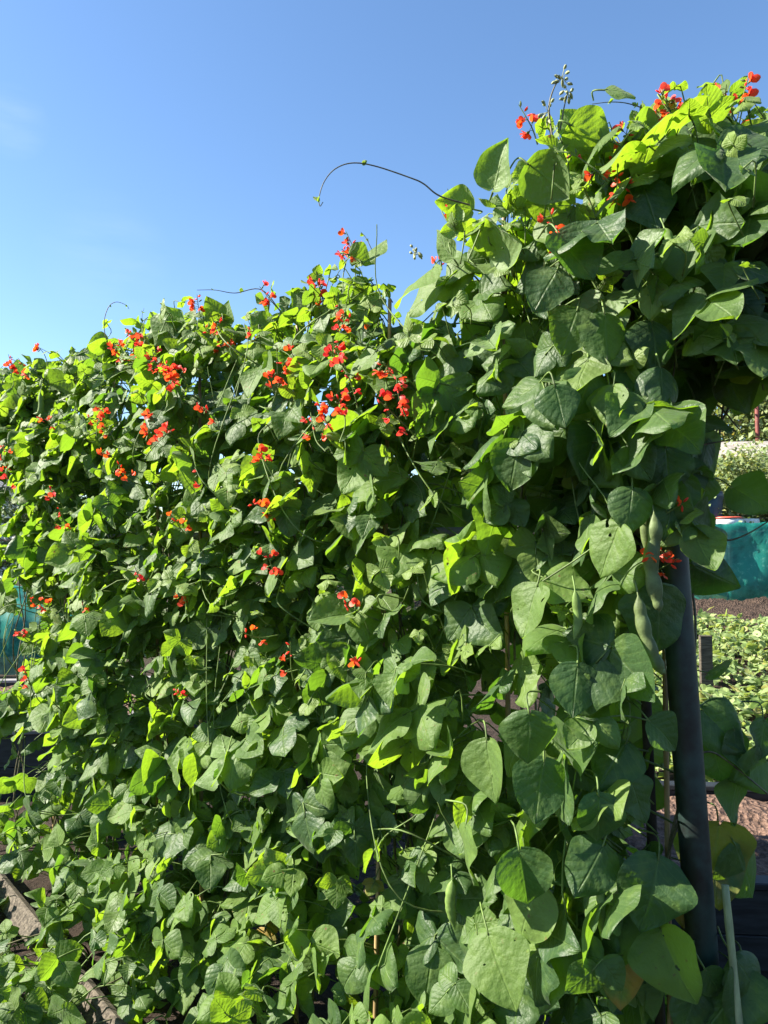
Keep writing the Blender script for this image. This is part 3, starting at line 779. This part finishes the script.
# ------------------------------------------------------------------ link plant parts
for i, (root, s0) in enumerate(plants):
    f, st = FOL[i]
    f.build('foliage', [M['leaf'], M['stem']], root)
    st.build('stem', M['vine'], root)
for j, mb in flower_parts: mb.build('flower_cluster', [M['petal'], M['stem']], plants[j][0])
for j, mb in bud_parts: mb.build('flower_bud_cluster', M['bud'], plants[j][0])
for (pix, dep, w, lump, j, mature, beans) in PODS:
    o = pod(pix, dep, w, lump, beans=beans, flat=.6).build('bean_pod', M['pod' if mature else 'young_pod'], plants[j][0])
    if mature and dep < 1.546: o['label'] = "fat lumpy old bean pod"
bf.build('foliage', [M['leaf'], M['stem']], back_root); bs.build('stem', M['vine'], back_root)
sp_root = thing('bean_plant', (sp_root_xy[0], sp_root_xy[1], 0), "low sprawling bean plant creeping over the weathered board on the ground", 'bean plant', None)
spill.build('foliage', [M['leaf'], M['stem']], sp_root); spill_st.build('stem', M['vine'], sp_root)
# small bushy bean plant in front of the board
fb = MB(); fst = MB(); c0 = np.array([-1.22, 2.42, 0.0])
for q in range(70):
    a = rng.uniform(0, 6.28); o = np.array([math.cos(a), math.sin(a), 0]); rr = rng.random() ** .6 * .42
    c = c0 + o * rr * np.array([1.1, .55, 0]) + UPZ * rng.uniform(.05, .30)
    px, py, k = proj(c)
    if abs((py - 870) - px * 1.29) < 50 and abs(px - 53) > 8 and px < 125: continue
    trifoliate(fb, c, o * .8 - UPZ * rng.uniform(-.2, .6) + rng.normal(0, .3, 3), UPZ + o * .4 + rng.normal(0, .35, 3), rng.uniform(.045, .085), leaf_tint(.5), c0 + UPZ * .05 + o * rr * .4)
for q in range(5):
    a = q * 1.26; tube(fst, smooth_path([c0, c0 + np.array([math.cos(a) * .1, math.sin(a) * .06, .12]), c0 + np.array([math.cos(a) * .3, math.sin(a) * .18, .2])], 6), .003, 5)
fb_root = thing('bean_plant', c0, "small bushy bean plant on the dark path side of the weathered board", 'bean plant')
fb.build('foliage', [M['leaf'], M['stem']], fb_root); fst.build('stem', M['stem'], fb_root)

# ------------------------------------------------------------------ canes, pole, rail
CL = ["bamboo cane just behind the dark steel pole, deepest in shade", "bamboo cane inside the plant with the long arching shoot", "bamboo cane whose top stands bare in the dip of the skyline",
      "bamboo cane below the tall red flower spike", "bamboo cane showing brown low down in the middle of the row", "bamboo cane below the two large sunlit skyline leaves",
      "bamboo cane below the densest scarlet flowers", "bamboo cane by the thin hooked green pods", "bamboo cane at the far end of the row above the black raised bed"]
for i, s0 in enumerate(PLANT_S):
    b = row(s0 + .03) + NF * (.10 if i in (2, 4, 8) else .02); h = H(s0) - .10 + (.12 if i == 2 else 0)
    mb = MB(); zz = np.linspace(-.1, h, 40); lean = rng.normal(0, .02, 2)
    r = .0075 * (1 - .25 * zz / h); r = r * (1 + .22 * np.exp(-((zz * 4 % 1 - .5) / .08) ** 2))
    tube(mb, np.stack([b[0] + lean[0] * zz, b[1] + lean[1] * zz, zz], 1), r, 8)
    o = mb.build('bamboo_cane', M['cane']); tag(o, CL[i], 'cane', CANE_GRP)
mb = MB(); tube(mb, np.linspace(pole_base, pole_top, 14), .033, 20)
o = mb.build('steel_pole', M['pole']); tag(o, "thick dark green steel pole standing at the near end of the bean row", 'pole')
p0 = at(622, 150, 1.82); p1 = at(640, 560, 1.82); dd = unit(p0 - p1); mb = MB()
tube(mb, [p1 + dd * ((-.1 - p1[2]) / dd[2]), (p0 + p1) / 2, p0], .013, 8)
tag(mb.build('wooden_stake', M['dark_wood']), "dark wooden stake tip poking up beside red flowers at the tallest crown", 'stake')
mb = MB(); q0 = row(-.02) + NF * .05; q1 = row(ROWL - .1) + NF * .05
tube(mb, np.linspace([*q0, 1.60], [*q1, 1.61], 20), .014, 10)
tag(mb.build('support_rail', M['rail']), "grey horizontal rail running behind the bean leaves at eye height", 'rail')
mb = MB(); a = at(725, 885, 1.66); b = at(739, 1024, 1.60); d = unit(b - a); e = a + d * ((-.05 - a[2]) / d[2])
zz = np.linspace(0, 1, 24)[:, None]; tube(mb, a + (e - a) * zz, .0085 * (1 + .14 * np.exp(-((zz[:, 0] * 5 % 1 - .5) / .08) ** 2)), 8)
tag(mb.build('garden_cane', M['green_cane']), "short pale green cane leaning beside the foot of the steel pole", 'cane')

# board on the ground in front of the row
mb = MB(); bd = unit((BO1 - BO0) * np.array([1, 1, 0])); bc = (BO0 + BO1) / 2; bx = np.array([bd[1], -bd[0], 0])
M3 = np.stack([bd, bx, UPZ], 1)
box(mb, (-1.1, -.016, -.042), (1.3, .016, .042), bev=.004, M3=M3 @ np.array([[1, 0, 0], [0, math.cos(.5), -math.sin(.5)], [0, math.sin(.5), math.cos(.5)]]), org=(bc[0], bc[1], .085))
o = mb.build('wooden_board', M['wood'], smooth=False); tag(o, "weathered grey board edging the bed in front of the beans", 'board')

# ------------------------------------------------------------------ ground
def ground_z(x, y):
    t = np.clip((x + 1.5) / 4.0, 0, 1); t = t * t * (3 - 2 * t)
    yy = np.clip(y - 3.5, 0, 22)
    r = np.clip((np.hypot(x, y) - 55) / 110, 0, 1); r = r * r * (3 - 2 * r)
    return .066 * yy * t + 9.0 * r * (1 + .25 * np.sin(x * .03 + 1) + .15 * np.sin(x * .011 + y * .02))
mb = MB(); n = 150
g = np.sinh(np.linspace(-5.2, 5.2, n)); g = g / g.max() * 400
X, Y = np.meshgrid(g, g + 3.0); Z = ground_z(X, Y)
for a in range(n):
    for b in range(n):
        if abs(X[a, b]) < 20 and abs(Y[a, b]) < 30: Z[a, b] += .05 * mnoise.noise(Vector((X[a, b] * .8, Y[a, b] * .8, 0))) + .025 * mnoise.noise(Vector((X[a, b] * 4, Y[a, b] * 4, 0)))
i = np.arange(n - 1)[:, None] * n; j = np.arange(n - 1)[None]
mb.add(np.stack([X, Y, Z - .03], -1).reshape(-1, 3), np.stack([i + j, i + j + 1, i + n + j + 1, i + n + j], -1).reshape(-1, 4))
tag(mb.build('ground', M['ground']), "brown allotment soil and rough grass", None, kind='structure')

# ------------------------------------------------------------------ raised beds
def raised_bed(name, label, c, ax, lx, ly, h, z0=0, mats=('black_board', 'grey_cap'), inner_rear=None):
    root = thing(name, (c[0], c[1], z0), label, 'raised bed')
    a = unit(np.array([*ax, 0])); b = np.array([-a[1], a[0], 0]); M3 = np.stack([a, b, UPZ], 1); t = .045
    for (lo, hi) in (((-lx, -ly, 0), (lx, -ly + t, h)), ((-lx, ly - t, 0), (lx, ly, h)), ((-lx, -ly + t + .002, 0), (-lx + t, ly - t - .002, h - .003)), ((lx - t, -ly + t + .002, 0), (lx, ly - t - .002, h - .003))):
        mb = MB()
        nb = max(1, int(round(h / .15)))
        for k in range(nb): box(mb, (lo[0], lo[1], -.06 + (h + .06) * k / nb + .003), (hi[0], hi[1], -.06 + (h + .06) * (k + 1) / nb), bev=.004, M3=M3, org=(c[0], c[1], z0))
        mb.build('side_board', M[mats[0]], root, smooth=False)
    for (lo, hi) in (((-lx - .02, -ly - .02, h + .002), (lx + .02, -ly + .06, h + .03)), ((-lx - .02, ly - .06, h + .002), (lx + .02, ly + .02, h + .03)), ((-lx - .02, -ly + .062, h + .002), (-lx + .06, ly - .062, h + .03)), ((lx - .06, -ly + .062, h + .002), (lx + .02, ly - .062, h + .03))):
        mb = MB(); box(mb, lo, hi, bev=.005, M3=M3, org=(c[0], c[1], z0)); mb.build('cap_board', M[mats[1]], root, smooth=False)
    mb = MB(); nn = 40
    gx, gy = np.meshgrid(np.linspace(-lx + t + .002, lx - t - .002, nn), np.linspace(-ly + t + .002, ly - t - .002, nn))
    gz = np.array([[h - .03 + .05 * mnoise.noise(Vector((x * 3, y * 3, 1))) + .03 * mnoise.noise(Vector((x * 11, y * 11, 5))) for x, y in zip(r1, r2)] for r1, r2 in zip(gx, gy)])
    V = np.stack([gx, gy, gz], -1).reshape(-1, 3) @ M3.T + np.array([c[0], c[1], z0])
    i = np.arange(nn - 1)[:, None] * nn; j = np.arange(nn - 1)[None]
    mb.add(V, np.stack([i + j, i + j + 1, i + nn + j + 1, i + nn + j], -1).reshape(-1, 4)); mb.build('soil', M['soil'], root)
    return root
pL = at(38, 738, 4.75)
raised_bed('raised_bed', "black boarded raised bed with a pale grey cap, behind the far end of the beans", (pL[0] - .92, pL[1] + 1.0), unit(np.array([1, .12])), 1.3, 1.0, pL[2])
pR = at(745, 900, 2.75)
raised_bed('raised_bed', "dark raised bed on the open side, beyond the foot of the steel pole", (pR[0] + .75, pR[1] + .62), unit(np.array([1, -.10])), 1.1, .6, pR[2], mats=('black_board', 'black_board'))
# pale slab standing on edge behind the right bed
s0_ = at(738, 872, 3.0)

# ------------------------------------------------------------------ right side: crop, netting, shrubs, shed
cb = MB(); cnt = 0
while cnt < 4200:
    y = rng.uniform(4.6, 10.4); x = rng.uniform(1.2, 8.5)
    if x / y < .30: continue
    z = float(ground_z(x, y)) + rng.uniform(.02, .22) + .16 * mnoise.noise(Vector((x * 1.3, y * 1.3, 7)))
    c = np.array([x, y, z]); L = rng.uniform(.05, .12)
    for q in range(3):
        leaflet(cb, c + rng.normal(0, .03, 3), rng.normal(0, 1, 3) * np.array([1, 1, .5]), UPZ + rng.normal(0, .55, 3), L, 0, (rng.random(), .5 * (rng.random() < .08), float(rng.random() < .35) * rng.random()), width=rng.uniform(.5, .9))
    cnt += 1
tag(cb.build('ground_cover', M['crop_leaf']), "low sunlit leafy crop covering the plot beyond the bean row", None, kind='stuff')
sb = MB(); na, nb_ = 160, 60
sx_, sy_ = np.meshgrid(np.linspace(2.2, 10.5, na), np.linspace(10.0, 13.2, nb_))
sz_ = np.array([[.05 + .10 * mnoise.noise(Vector((x * 2.2, y * 2.2, 4))) + .09 * abs(mnoise.noise(Vector((x * 6, y * 6, 8)))) + .04 * mnoise.noise(Vector((x * 16, y * 16, 2))) for x, y in zip(r1, r2)] for r1, r2 in zip(sx_, sy_)]) + ground_z(sx_, sy_)
edge = np.minimum(np.minimum(sx_ - 2.2, 10.5 - sx_), np.minimum(sy_ - 10.0, 13.2 - sy_)); sz_ -= np.clip(.3 - edge, 0, .3) * .6
i = np.arange(nb_ - 1)[:, None] * na; j = np.arange(na - 1)[None]
sb.add(np.stack([sx_, sy_, sz_], -1).reshape(-1, 3), np.stack([i + j, i + j + 1, i + na + j + 1, i + na + j], -1).reshape(-1, 4))
tag(sb.build('dug_soil', M['dark_soil']), "dark dug soil strip in front of the teal netting", None, kind='structure')
g0 = at(706, 665, 6.6); mb = MB(); box(mb, (-.055, -.02, -.3), (.055, .02, .26), bev=.006, org=g0)
tag(mb.build('wooden_peg', M['wood'], smooth=False), "short wooden peg standing in the low sunlit crop", 'peg')

def netting(name, label, x0, x1, y0, y1, z0, hgt, seed, dark_bits):
    root = thing(name, ((x0 + x1) / 2, y0, z0), label, 'netting cage')
    mb = MB(); nu, nv = 70, 46
    us = np.linspace(0, 1, nu); vs = np.linspace(0, 1, nv); D = y1 - y0; tot = hgt * 2 + D
    V = np.zeros((nv, nu, 3))
    for b, v in enumerate(vs):
        d = v * tot
        for a, u in enumerate(us):
            x = x0 + (x1 - x0) * u
            sag = .10 * math.sin(u * math.pi * 4.0 + seed) + .06 * math.sin(u * 21 + seed)
            hh = hgt + sag * .7
            if d < hgt: y, z = y0 + .04 * (1 - d / hgt) + .45 * max(0, d / hgt - .78) ** 1.0, hh * d / hgt
            elif d < hgt + D: y, z = y0 + .099 + (d - hgt), hh - .08 * math.sin(math.pi * (d - hgt) / D)
            else: y, z = y1, hh * (1 - (d - hgt - D) / hgt)
            nz = mnoise.noise(Vector((x * 2.6, z * 1.4 + y, seed))) * .15 + mnoise.noise(Vector((x * 7 + z * 3, z * 2.5 + y * 2, seed))) * .09
            V[b, a] = (x + nz * .3, y + nz * (1.0 if d < hgt else .4), z0 + max(0.005, z + nz * .5))
    i = np.arange(nv - 1)[:, None] * nu; j = np.arange(nu - 1)[None]
    mb.add(V.reshape(-1, 3), np.stack([i + j, i + j + 1, i + nu + j + 1, i + nu + j], -1).reshape(-1, 4))
    mb.build('net', M['net'], root)
    for k in range(5):
        x = x0 + (x1 - x0) * (k + .5) / 5; h = MB()
        tube(h, smooth_path([(x, y0 + .12, z0 - .1), (x, y0 + .14, z0 + hgt * .8), (x, y0 + .3, z0 + hgt * .93), (x, (y0 + y1) / 2, z0 + hgt * .9), (x, y1 - .3, z0 + hgt * .93), (x, y1 - .14, z0 + hgt * .8), (x, y1 - .12, z0 - .1)], 4), .015, 6)
        h.build('hoop', M['rail'], root)
nz0 = float(ground_z(6.0, 13))
nR = at(735, 603, 13.0)
netting('netting_cage', "teal netting draped over hoops beyond the sunlit crop, on the open side", 4.6, 9.5, 13.0, 15.2, nR[2] - .02, at(735, 522, 13.0)[2] - nR[2], 2.0, 0)
nL = at(10, 676, 8.0)
netting('netting_cage', "teal netting seen past the far end of the bean row", -9.5, -2.9, 8.0, 9.4, nL[2], at(10, 600, 8.0)[2] - nL[2], 5.0, 0)

def shrub(name, label, cat, loc, rx, ry, h, n, L, mat, group=None, trunk=.06, base=.15, seed=0, limbs=7, tint_y=.0):
    """trunk with limbs, crown of leaf faces gathered in clumps with gaps"""
    root = thing(name, loc, label, cat, group); r = np.random.default_rng(seed); loc = np.asarray(loc, float)
    tb = MB(); top = loc + np.array([r.normal(0, .1), r.normal(0, .1), h * .62])
    mid = loc + np.array([r.normal(0, .08), r.normal(0, .08), h * .3])
    tube(tb, smooth_path([loc - UPZ * .2, mid, top], 5), np.linspace(trunk, trunk * .35, 11), 8)
    cl = []
    for k in range(limbs * 4):
        a = r.uniform(0, 6.28); e = r.uniform(-.35, 1); rad = r.uniform(.45, 1.0)
        cz = base * h + (h * (1 - base)) * (.5 + .5 * e * rad); ww = math.sqrt(max(.05, 1 - (e * rad) ** 2))
        cl.append(loc + np.array([math.cos(a) * rx * rad * ww, math.sin(a) * ry * rad * ww, cz]))
    cl = np.array(cl)
    for k in range(limbs * 2):
        s = mid + (top - mid) * r.random(); e = cl[k]
        tube(tb, smooth_path([s, (s + e) / 2 + np.array([0, 0, .08 * h]) * r.random(), e], 4), np.linspace(trunk * .4, trunk * .1, 9), 5)
    tb.build('trunk', M['bark'], root)
    fb = MB(); cs = r.uniform(.35, 1.25, len(cl)) * (rx + ry + h * .5) / 7.5
    ci = r.integers(0, len(cl), n); P = cl[ci] + r.normal(0, 1, (n, 3)) * cs[ci][:, None] * .62
    D = r.normal(0, 1, (n, 3)) + np.array([0, 0, -.2]); D /= np.linalg.norm(D, axis=1)[:, None]
    N = r.normal(0, .7, (n, 3)) + UPZ + (P - loc - UPZ * h * .5) / (h * .6); N -= D * (N * D).sum(1)[:, None]; N /= np.linalg.norm(N, axis=1)[:, None] + 1e-9
    X = np.cross(D, N); Ls = L * r.uniform(.6, 1.4, n)[:, None]
    # six-vertex bent leaf
    pts = [P - X * Ls * .0, P + D * Ls * .45 - X * Ls * .33 + N * Ls * .08, P + D * Ls * .5, P + D * Ls * .45 + X * Ls * .33 + N * Ls * .08, P + D * Ls - N * Ls * .1]
    V = np.stack(pts, 1).reshape(-1, 3); o = np.arange(n)[:, None] * 5
    Q = np.concatenate([o + np.array([[0, 1, 4, 2]]), o + np.array([[0, 2, 4, 3]])])
    ok = P[:, 2] > loc[2] + .05
    fb.add(V, Q, tint=(0.5, 0, 0)); t = fb.c[0]; rr = r.random(n); t[:, 0] = np.repeat(rr, 5); t[:, 1] = np.repeat((r.random(n) < tint_y) * .8, 5); t[:, 2] = np.repeat((r.random(len(cl))[ci] ** 2) * .8, 5)
    fb.build('crown', M[mat], root); return root

def gz(x, y): return float(ground_z(x, y))
# shrubs and fruit trees beyond the netting, right
RT = [("low bushy fruit tree with pale sunlit leaves behind the teal netting", 'tree_leaf', 8.3, 17.0, 1.6, 1.2, 3.15, 7500, .10),
      ("shrub with grey green leaves between the pale shed roof and the netting", 'tree_leaf', 9.6, 18.0, 1.4, 1.2, 2.1, 4800, .09),
      ("tall yellow green tree behind the pale shed roof", 'tree_leaf', 11.6, 24.5, 3.2, 2.4, 6.8, 15000, .19),
      ("rounded dark green tree behind the red post", 'dark_tree_leaf', 14.5, 25.0, 2.8, 2.4, 4.6, 6500, .13),
      ("spreading shrub with dry yellowish leaves in front of the pale roofed shed", 'tree_leaf', 8.9, 18.3, 1.5, 1.0, 3.3, 8000, .10),
      ("bushy tree on the slope hidden mostly by the tallest beans", 'tree_leaf', 7.0, 24.0, 2.4, 2.0, 3.9, 6000, .13)]
for k, (lab, mt, x, y, rx, ry, h, n, L) in enumerate(RT):
    shrub('fruit_tree' if 'fruit' in lab else 'shrub' if lab.startswith('shrub') else 'broadleaf_tree', lab, 'shrub' if lab.startswith('shrub') else 'tree', (x, y, gz(x, y) - .02), rx, ry, h, n, L, mt, trunk=.09, base=.05, seed=40 + k, tint_y=.06)
# trees behind the middle and left
LT = [("dark hedge tree beside the pale house, past the far end of the beans", -7.2, 13.0, 2.0, 1.6, 2.9, 7000, .11),
      ("dark bushy tree behind the bean row's far third", -4.2, 15.0, 2.2, 1.8, 2.9, 6000, .12),
      ("dark spreading tree behind the middle of the bean row", -.5, 17.0, 2.6, 2.0, 3.0, 6000, .12),
      ("dark tree behind the tall near half of the bean row", 3.2, 18.5, 2.4, 2.0, 3.0, 6000, .12),
      ("dark wide tree beyond the teal netting and black bed", -11.5, 15.0, 2.4, 2.0, 3.0, 6000, .12)]
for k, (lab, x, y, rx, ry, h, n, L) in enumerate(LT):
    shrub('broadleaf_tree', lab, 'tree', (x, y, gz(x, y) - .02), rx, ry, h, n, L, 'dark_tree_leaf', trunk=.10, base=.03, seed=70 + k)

# shed with a pale roof, right
def shed(c, w, d, h, yaw):
    root = thing('shed', c, "timber shed with a pale felted roof half hidden by shrubs beyond the netting", 'shed')
    ca, sa = math.cos(yaw), math.sin(yaw); M3 = np.array([[ca, -sa, 0], [sa, ca, 0], [0, 0, 1]])
    mb = MB(); box(mb, (-w, -d, 0), (w, d, h), bev=.01, M3=M3, org=c); mb.build('wall', M['shed_board'], root, smooth=False)
    for s in (-1, 1):
        mb = MB(); an = R(24) * s; Mr = M3 @ np.array([[1, 0, 0], [0, math.cos(an), -math.sin(an)], [0, math.sin(an), math.cos(an)]])
        L = d / math.cos(an) + .15
        box(mb, (-w - .12, 0 if s < 0 else -L, -.025), (w + .12, L if s < 0 else 0, .025), bev=.006, M3=Mr, org=np.asarray(c) + np.array([0, 0, h + d * math.tan(R(24)) + .035 + .002 * s])); mb.build('roof', M['roof_felt'], root, smooth=False)
    hh = d * math.tan(R(24))
    for s in (-1, 1):
        gb = MB()
        V = np.array([[s * w, -d, h], [s * w, d, h], [s * w, 0, h + hh], [s * w, 0, h + hh]]) @ M3.T + np.asarray(c); gb.add(V, [[0, 1, 2, 3]]); gb.build('gable', M['shed_board'], root, smooth=False)
    mb = MB(); box(mb, (-.35, -d - .03, 0.05), (.35, -d - .004, 1.7), bev=.01, M3=M3, org=c); dr = mb.build('door', M['dark_wood'], root, smooth=False)
shp = at(742, 460, 20.0)
shed((shp[0] + .3, 20.6, shp[2] - 1.75), 1.9, 1.2, 1.75, R(-8))
# red post
rp = at(757, 415, 21.5); mb = MB(); tube(mb, [(rp[0], rp[1], rp[2] + 1.3), (rp[0], rp[1], rp[2] - 2.8)], .06, 10)
tag(mb.build('red_post', M['red_paint']), "thin red painted post rising among the trees above the shed roof", 'post')
# tubs standing behind the netting
def tub(name, label, px, py, dep, r, h, mat, lid=None):
    p = at(px, py, dep); root = thing(name, (p[0], p[1], p[2] - h), label, 'tub'); mb = MB()
    zz = np.array([0, .02, .5, .9, .93, .97, 1.0]) * h; rr = np.array([.78, .8, .9, .98, 1.06, 1.06, 1.0]) * r
    tube(mb, np.stack([np.full(7, p[0]), np.full(7, p[1]), p[2] - h + zz], 1), rr, 20); mb.build('tub_body', M[mat], root)
    if lid:
        mb = MB(); tube(mb, [(p[0], p[1], p[2] + .003), (p[0], p[1], p[2] + .03), (p[0], p[1], p[2] + .045)], [r * 1.08, r * 1.08, r * .9], 20); mb.build('lid', M[lid], root)
    return root
tub('plastic_tub', "white plastic tub with a red lid showing just above the teal netting", 727, 519, 16.0, .30, 1.4, 'white_plastic', 'red_lid')
tub('water_butt', "dark blue water butt standing above the netting by the steel pole", 706, 492, 16.2, .34, 1.9, 'blue_plastic')
tub('plastic_tub', "white plastic tub without lid beside the red lidded one", 746, 519, 16.4, .26, 1.4, 'white_plastic')

# pale house far left
def house(c, w, d, h, yaw):
    root = thing('house', c, "pale rendered house with a slate roof glimpsed past the far end of the beans", 'house')
    ca, sa = math.cos(yaw), math.sin(yaw); M3 = np.array([[ca, -sa, 0], [sa, ca, 0], [0, 0, 1]]); c = np.asarray(c, float)
    mb = MB(); box(mb, (-w, -d, 0), (w, d, h), M3=M3, org=c, bev=.01)
    rh = d * math.tan(R(35))
    for s in (-1, 1): mb.add(np.array([[s * w, -d, h], [s * w, d, h], [s * w, 0, h + rh], [s * w, 0, h + rh]]) @ M3.T + c, [[0, 1, 2, 3]])
    mb.build('wall', M['render_wall'], root, smooth=False)
    for s in (-1, 1):
        mb = MB(); an = R(35) * s; Mr = M3 @ np.array([[1, 0, 0], [0, math.cos(an), -math.sin(an)], [0, math.sin(an), math.cos(an)]]); L = d / math.cos(an) + .35
        box(mb, (-w - .2, 0 if s < 0 else -L, -.06), (w + .2, L if s < 0 else 0, .06), M3=Mr, org=c + np.array([0, 0, h + rh + .09 + .003 * s]), bev=.01)
        rf = mb.build('roof', M['slate'], root, smooth=False)
    mb = MB(); box(mb, (-.5, -.3, h + rh - .4), (.5, .3, h + rh + 1.1), M3=M3, org=c + M3 @ np.array([w * .6, 0, 0]), bev=.02); mb.build('chimney', M['terracotta'], root, smooth=False)
    for zz in (1.0, 3.7):
        for xx in (-.6, -.2, .2, .6):
            for (sgn, ax) in ((-1, 0), (1, 0)):
                mb = MB(); box(mb, (xx * w - .5, sgn * d - .03 * (sgn < 0) - .0, zz), (xx * w + .5, sgn * d + .03 * (sgn > 0), zz + 1.25), M3=M3, org=c + M3 @ np.array([0, .012 * sgn, 0]), bev=.005)
                fr = mb.build('window', M['white_plastic'], root, smooth=False)
                mb = MB(); box(mb, (xx * w - .43, sgn * (d + .045) - .006, zz + .07), (xx * w + .43, sgn * (d + .045) + .006, zz + 1.18), M3=M3, org=c, bev=.002)
                gl = mb.build('pane', M['glass'], fr, smooth=False)
hp = at(-30, 420, 46.0)
house((hp[0] - 3.0, 48.0, -.2), 6.0, 4.0, 5.6, R(12))

# ------------------------------------------------------------------ light
w = bpy.data.worlds.new("World"); scn.world = w; w.use_nodes = True
nt = w.node_tree; nt.nodes.clear()
out = nt.nodes.new('ShaderNodeOutputWorld'); bg = nt.nodes.new('ShaderNodeBackground'); sky = nt.nodes.new('ShaderNodeTexSky')
sky.sky_type = 'NISHITA'; sky.sun_disc = False; sky.sun_elevation = SUN_EL; sky.sun_rotation = SUN_AZ
sky.air_density = 1.0; sky.dust_density = 0.3; sky.ozone_density = 3.0; sky.altitude = 50
hsv = nt.nodes.new('ShaderNodeHueSaturation'); hsv.inputs['Saturation'].default_value = 1.08
nt.links.new(sky.outputs[0], hsv.inputs['Color'])
# two faint wisps of high cloud, fixed in the sky
geo = nt.nodes.new('ShaderNodeTexCoord')
def wnode(op, a, b=None, clamp=False):
    m = nt.nodes.new('ShaderNodeMath'); m.operation = op; m.use_clamp = clamp
    for i_, v in enumerate((a, b)):
        if v is None: continue
        if isinstance(v, bpy.types.NodeSocket): nt.links.new(v, m.inputs[i_])
        else: m.inputs[i_].default_value = v
    return m.outputs[0]
total = None
for (px, py, wid, amt) in ((12, 122, .04, .07), (105, 258, .08, .04)):
    dv = unit(at(px, py, 10) - EYE)
    dot = nt.nodes.new('ShaderNodeVectorMath'); dot.operation = 'DOT_PRODUCT'; nt.links.new(geo.outputs['Generated'], dot.inputs[0]); dot.inputs[1].default_value = dv
    g_ = wnode('SUBTRACT', 1.0, wnode('DIVIDE', wnode('SUBTRACT', 1.0, dot.outputs['Value']), wid * wid / 2), True)
    total = wnode('MULTIPLY', g_, amt) if total is None else wnode('ADD', total, wnode('MULTIPLY', g_, amt))
mp = nt.nodes.new('ShaderNodeMapping'); mp.inputs['Rotation'].default_value = (0, R(-20), 0); mp.inputs['Scale'].default_value = (3, 3, 14); nt.links.new(geo.outputs['Generated'], mp.inputs[0])
nz = nt.nodes.new('ShaderNodeTexNoise'); nz.inputs['Scale'].default_value = 3.0; nz.inputs['Detail'].default_value = 6; nt.links.new(mp.outputs[0], nz.inputs['Vector'])
mk = wnode('MULTIPLY', total, wnode('MULTIPLY', wnode('SUBTRACT', nz.outputs[0], .35), 3.0, True))
mixc = nt.nodes.new('ShaderNodeMixRGB'); nt.links.new(mk, mixc.inputs[0]); nt.links.new(hsv.outputs[0], mixc.inputs[1]); mixc.inputs[2].default_value = (6.0, 6.3, 6.8, 1)
nt.links.new(mixc.outputs[0], bg.inputs[0]); nt.links.new(bg.outputs[0], out.inputs[0])
bg.inputs[1].default_value = 0.069
sun_d = bpy.data.lights.new("sun", 'SUN'); sun_d.energy = 5.0; sun_d.angle = R(.53); sun_d.color = (1.0, .93, .80)
sun = bpy.data.objects.new("sun", sun_d); COL.objects.link(sun)
sun.rotation_euler = Vector(-SUN).to_track_quat('-Z', 'Y').to_euler(); sun.location = (-8, 1, 8)

scn.view_settings.view_transform = 'Standard'; scn.view_settings.look = 'None'; scn.view_settings.gamma = 1.0
scn.view_settings.exposure = 1.97
scn.cycles.max_bounces = 8; scn.cycles.transmission_bounces = 6; scn.cycles.transparent_max_bounces = 12
scn.cycles.use_denoising = True
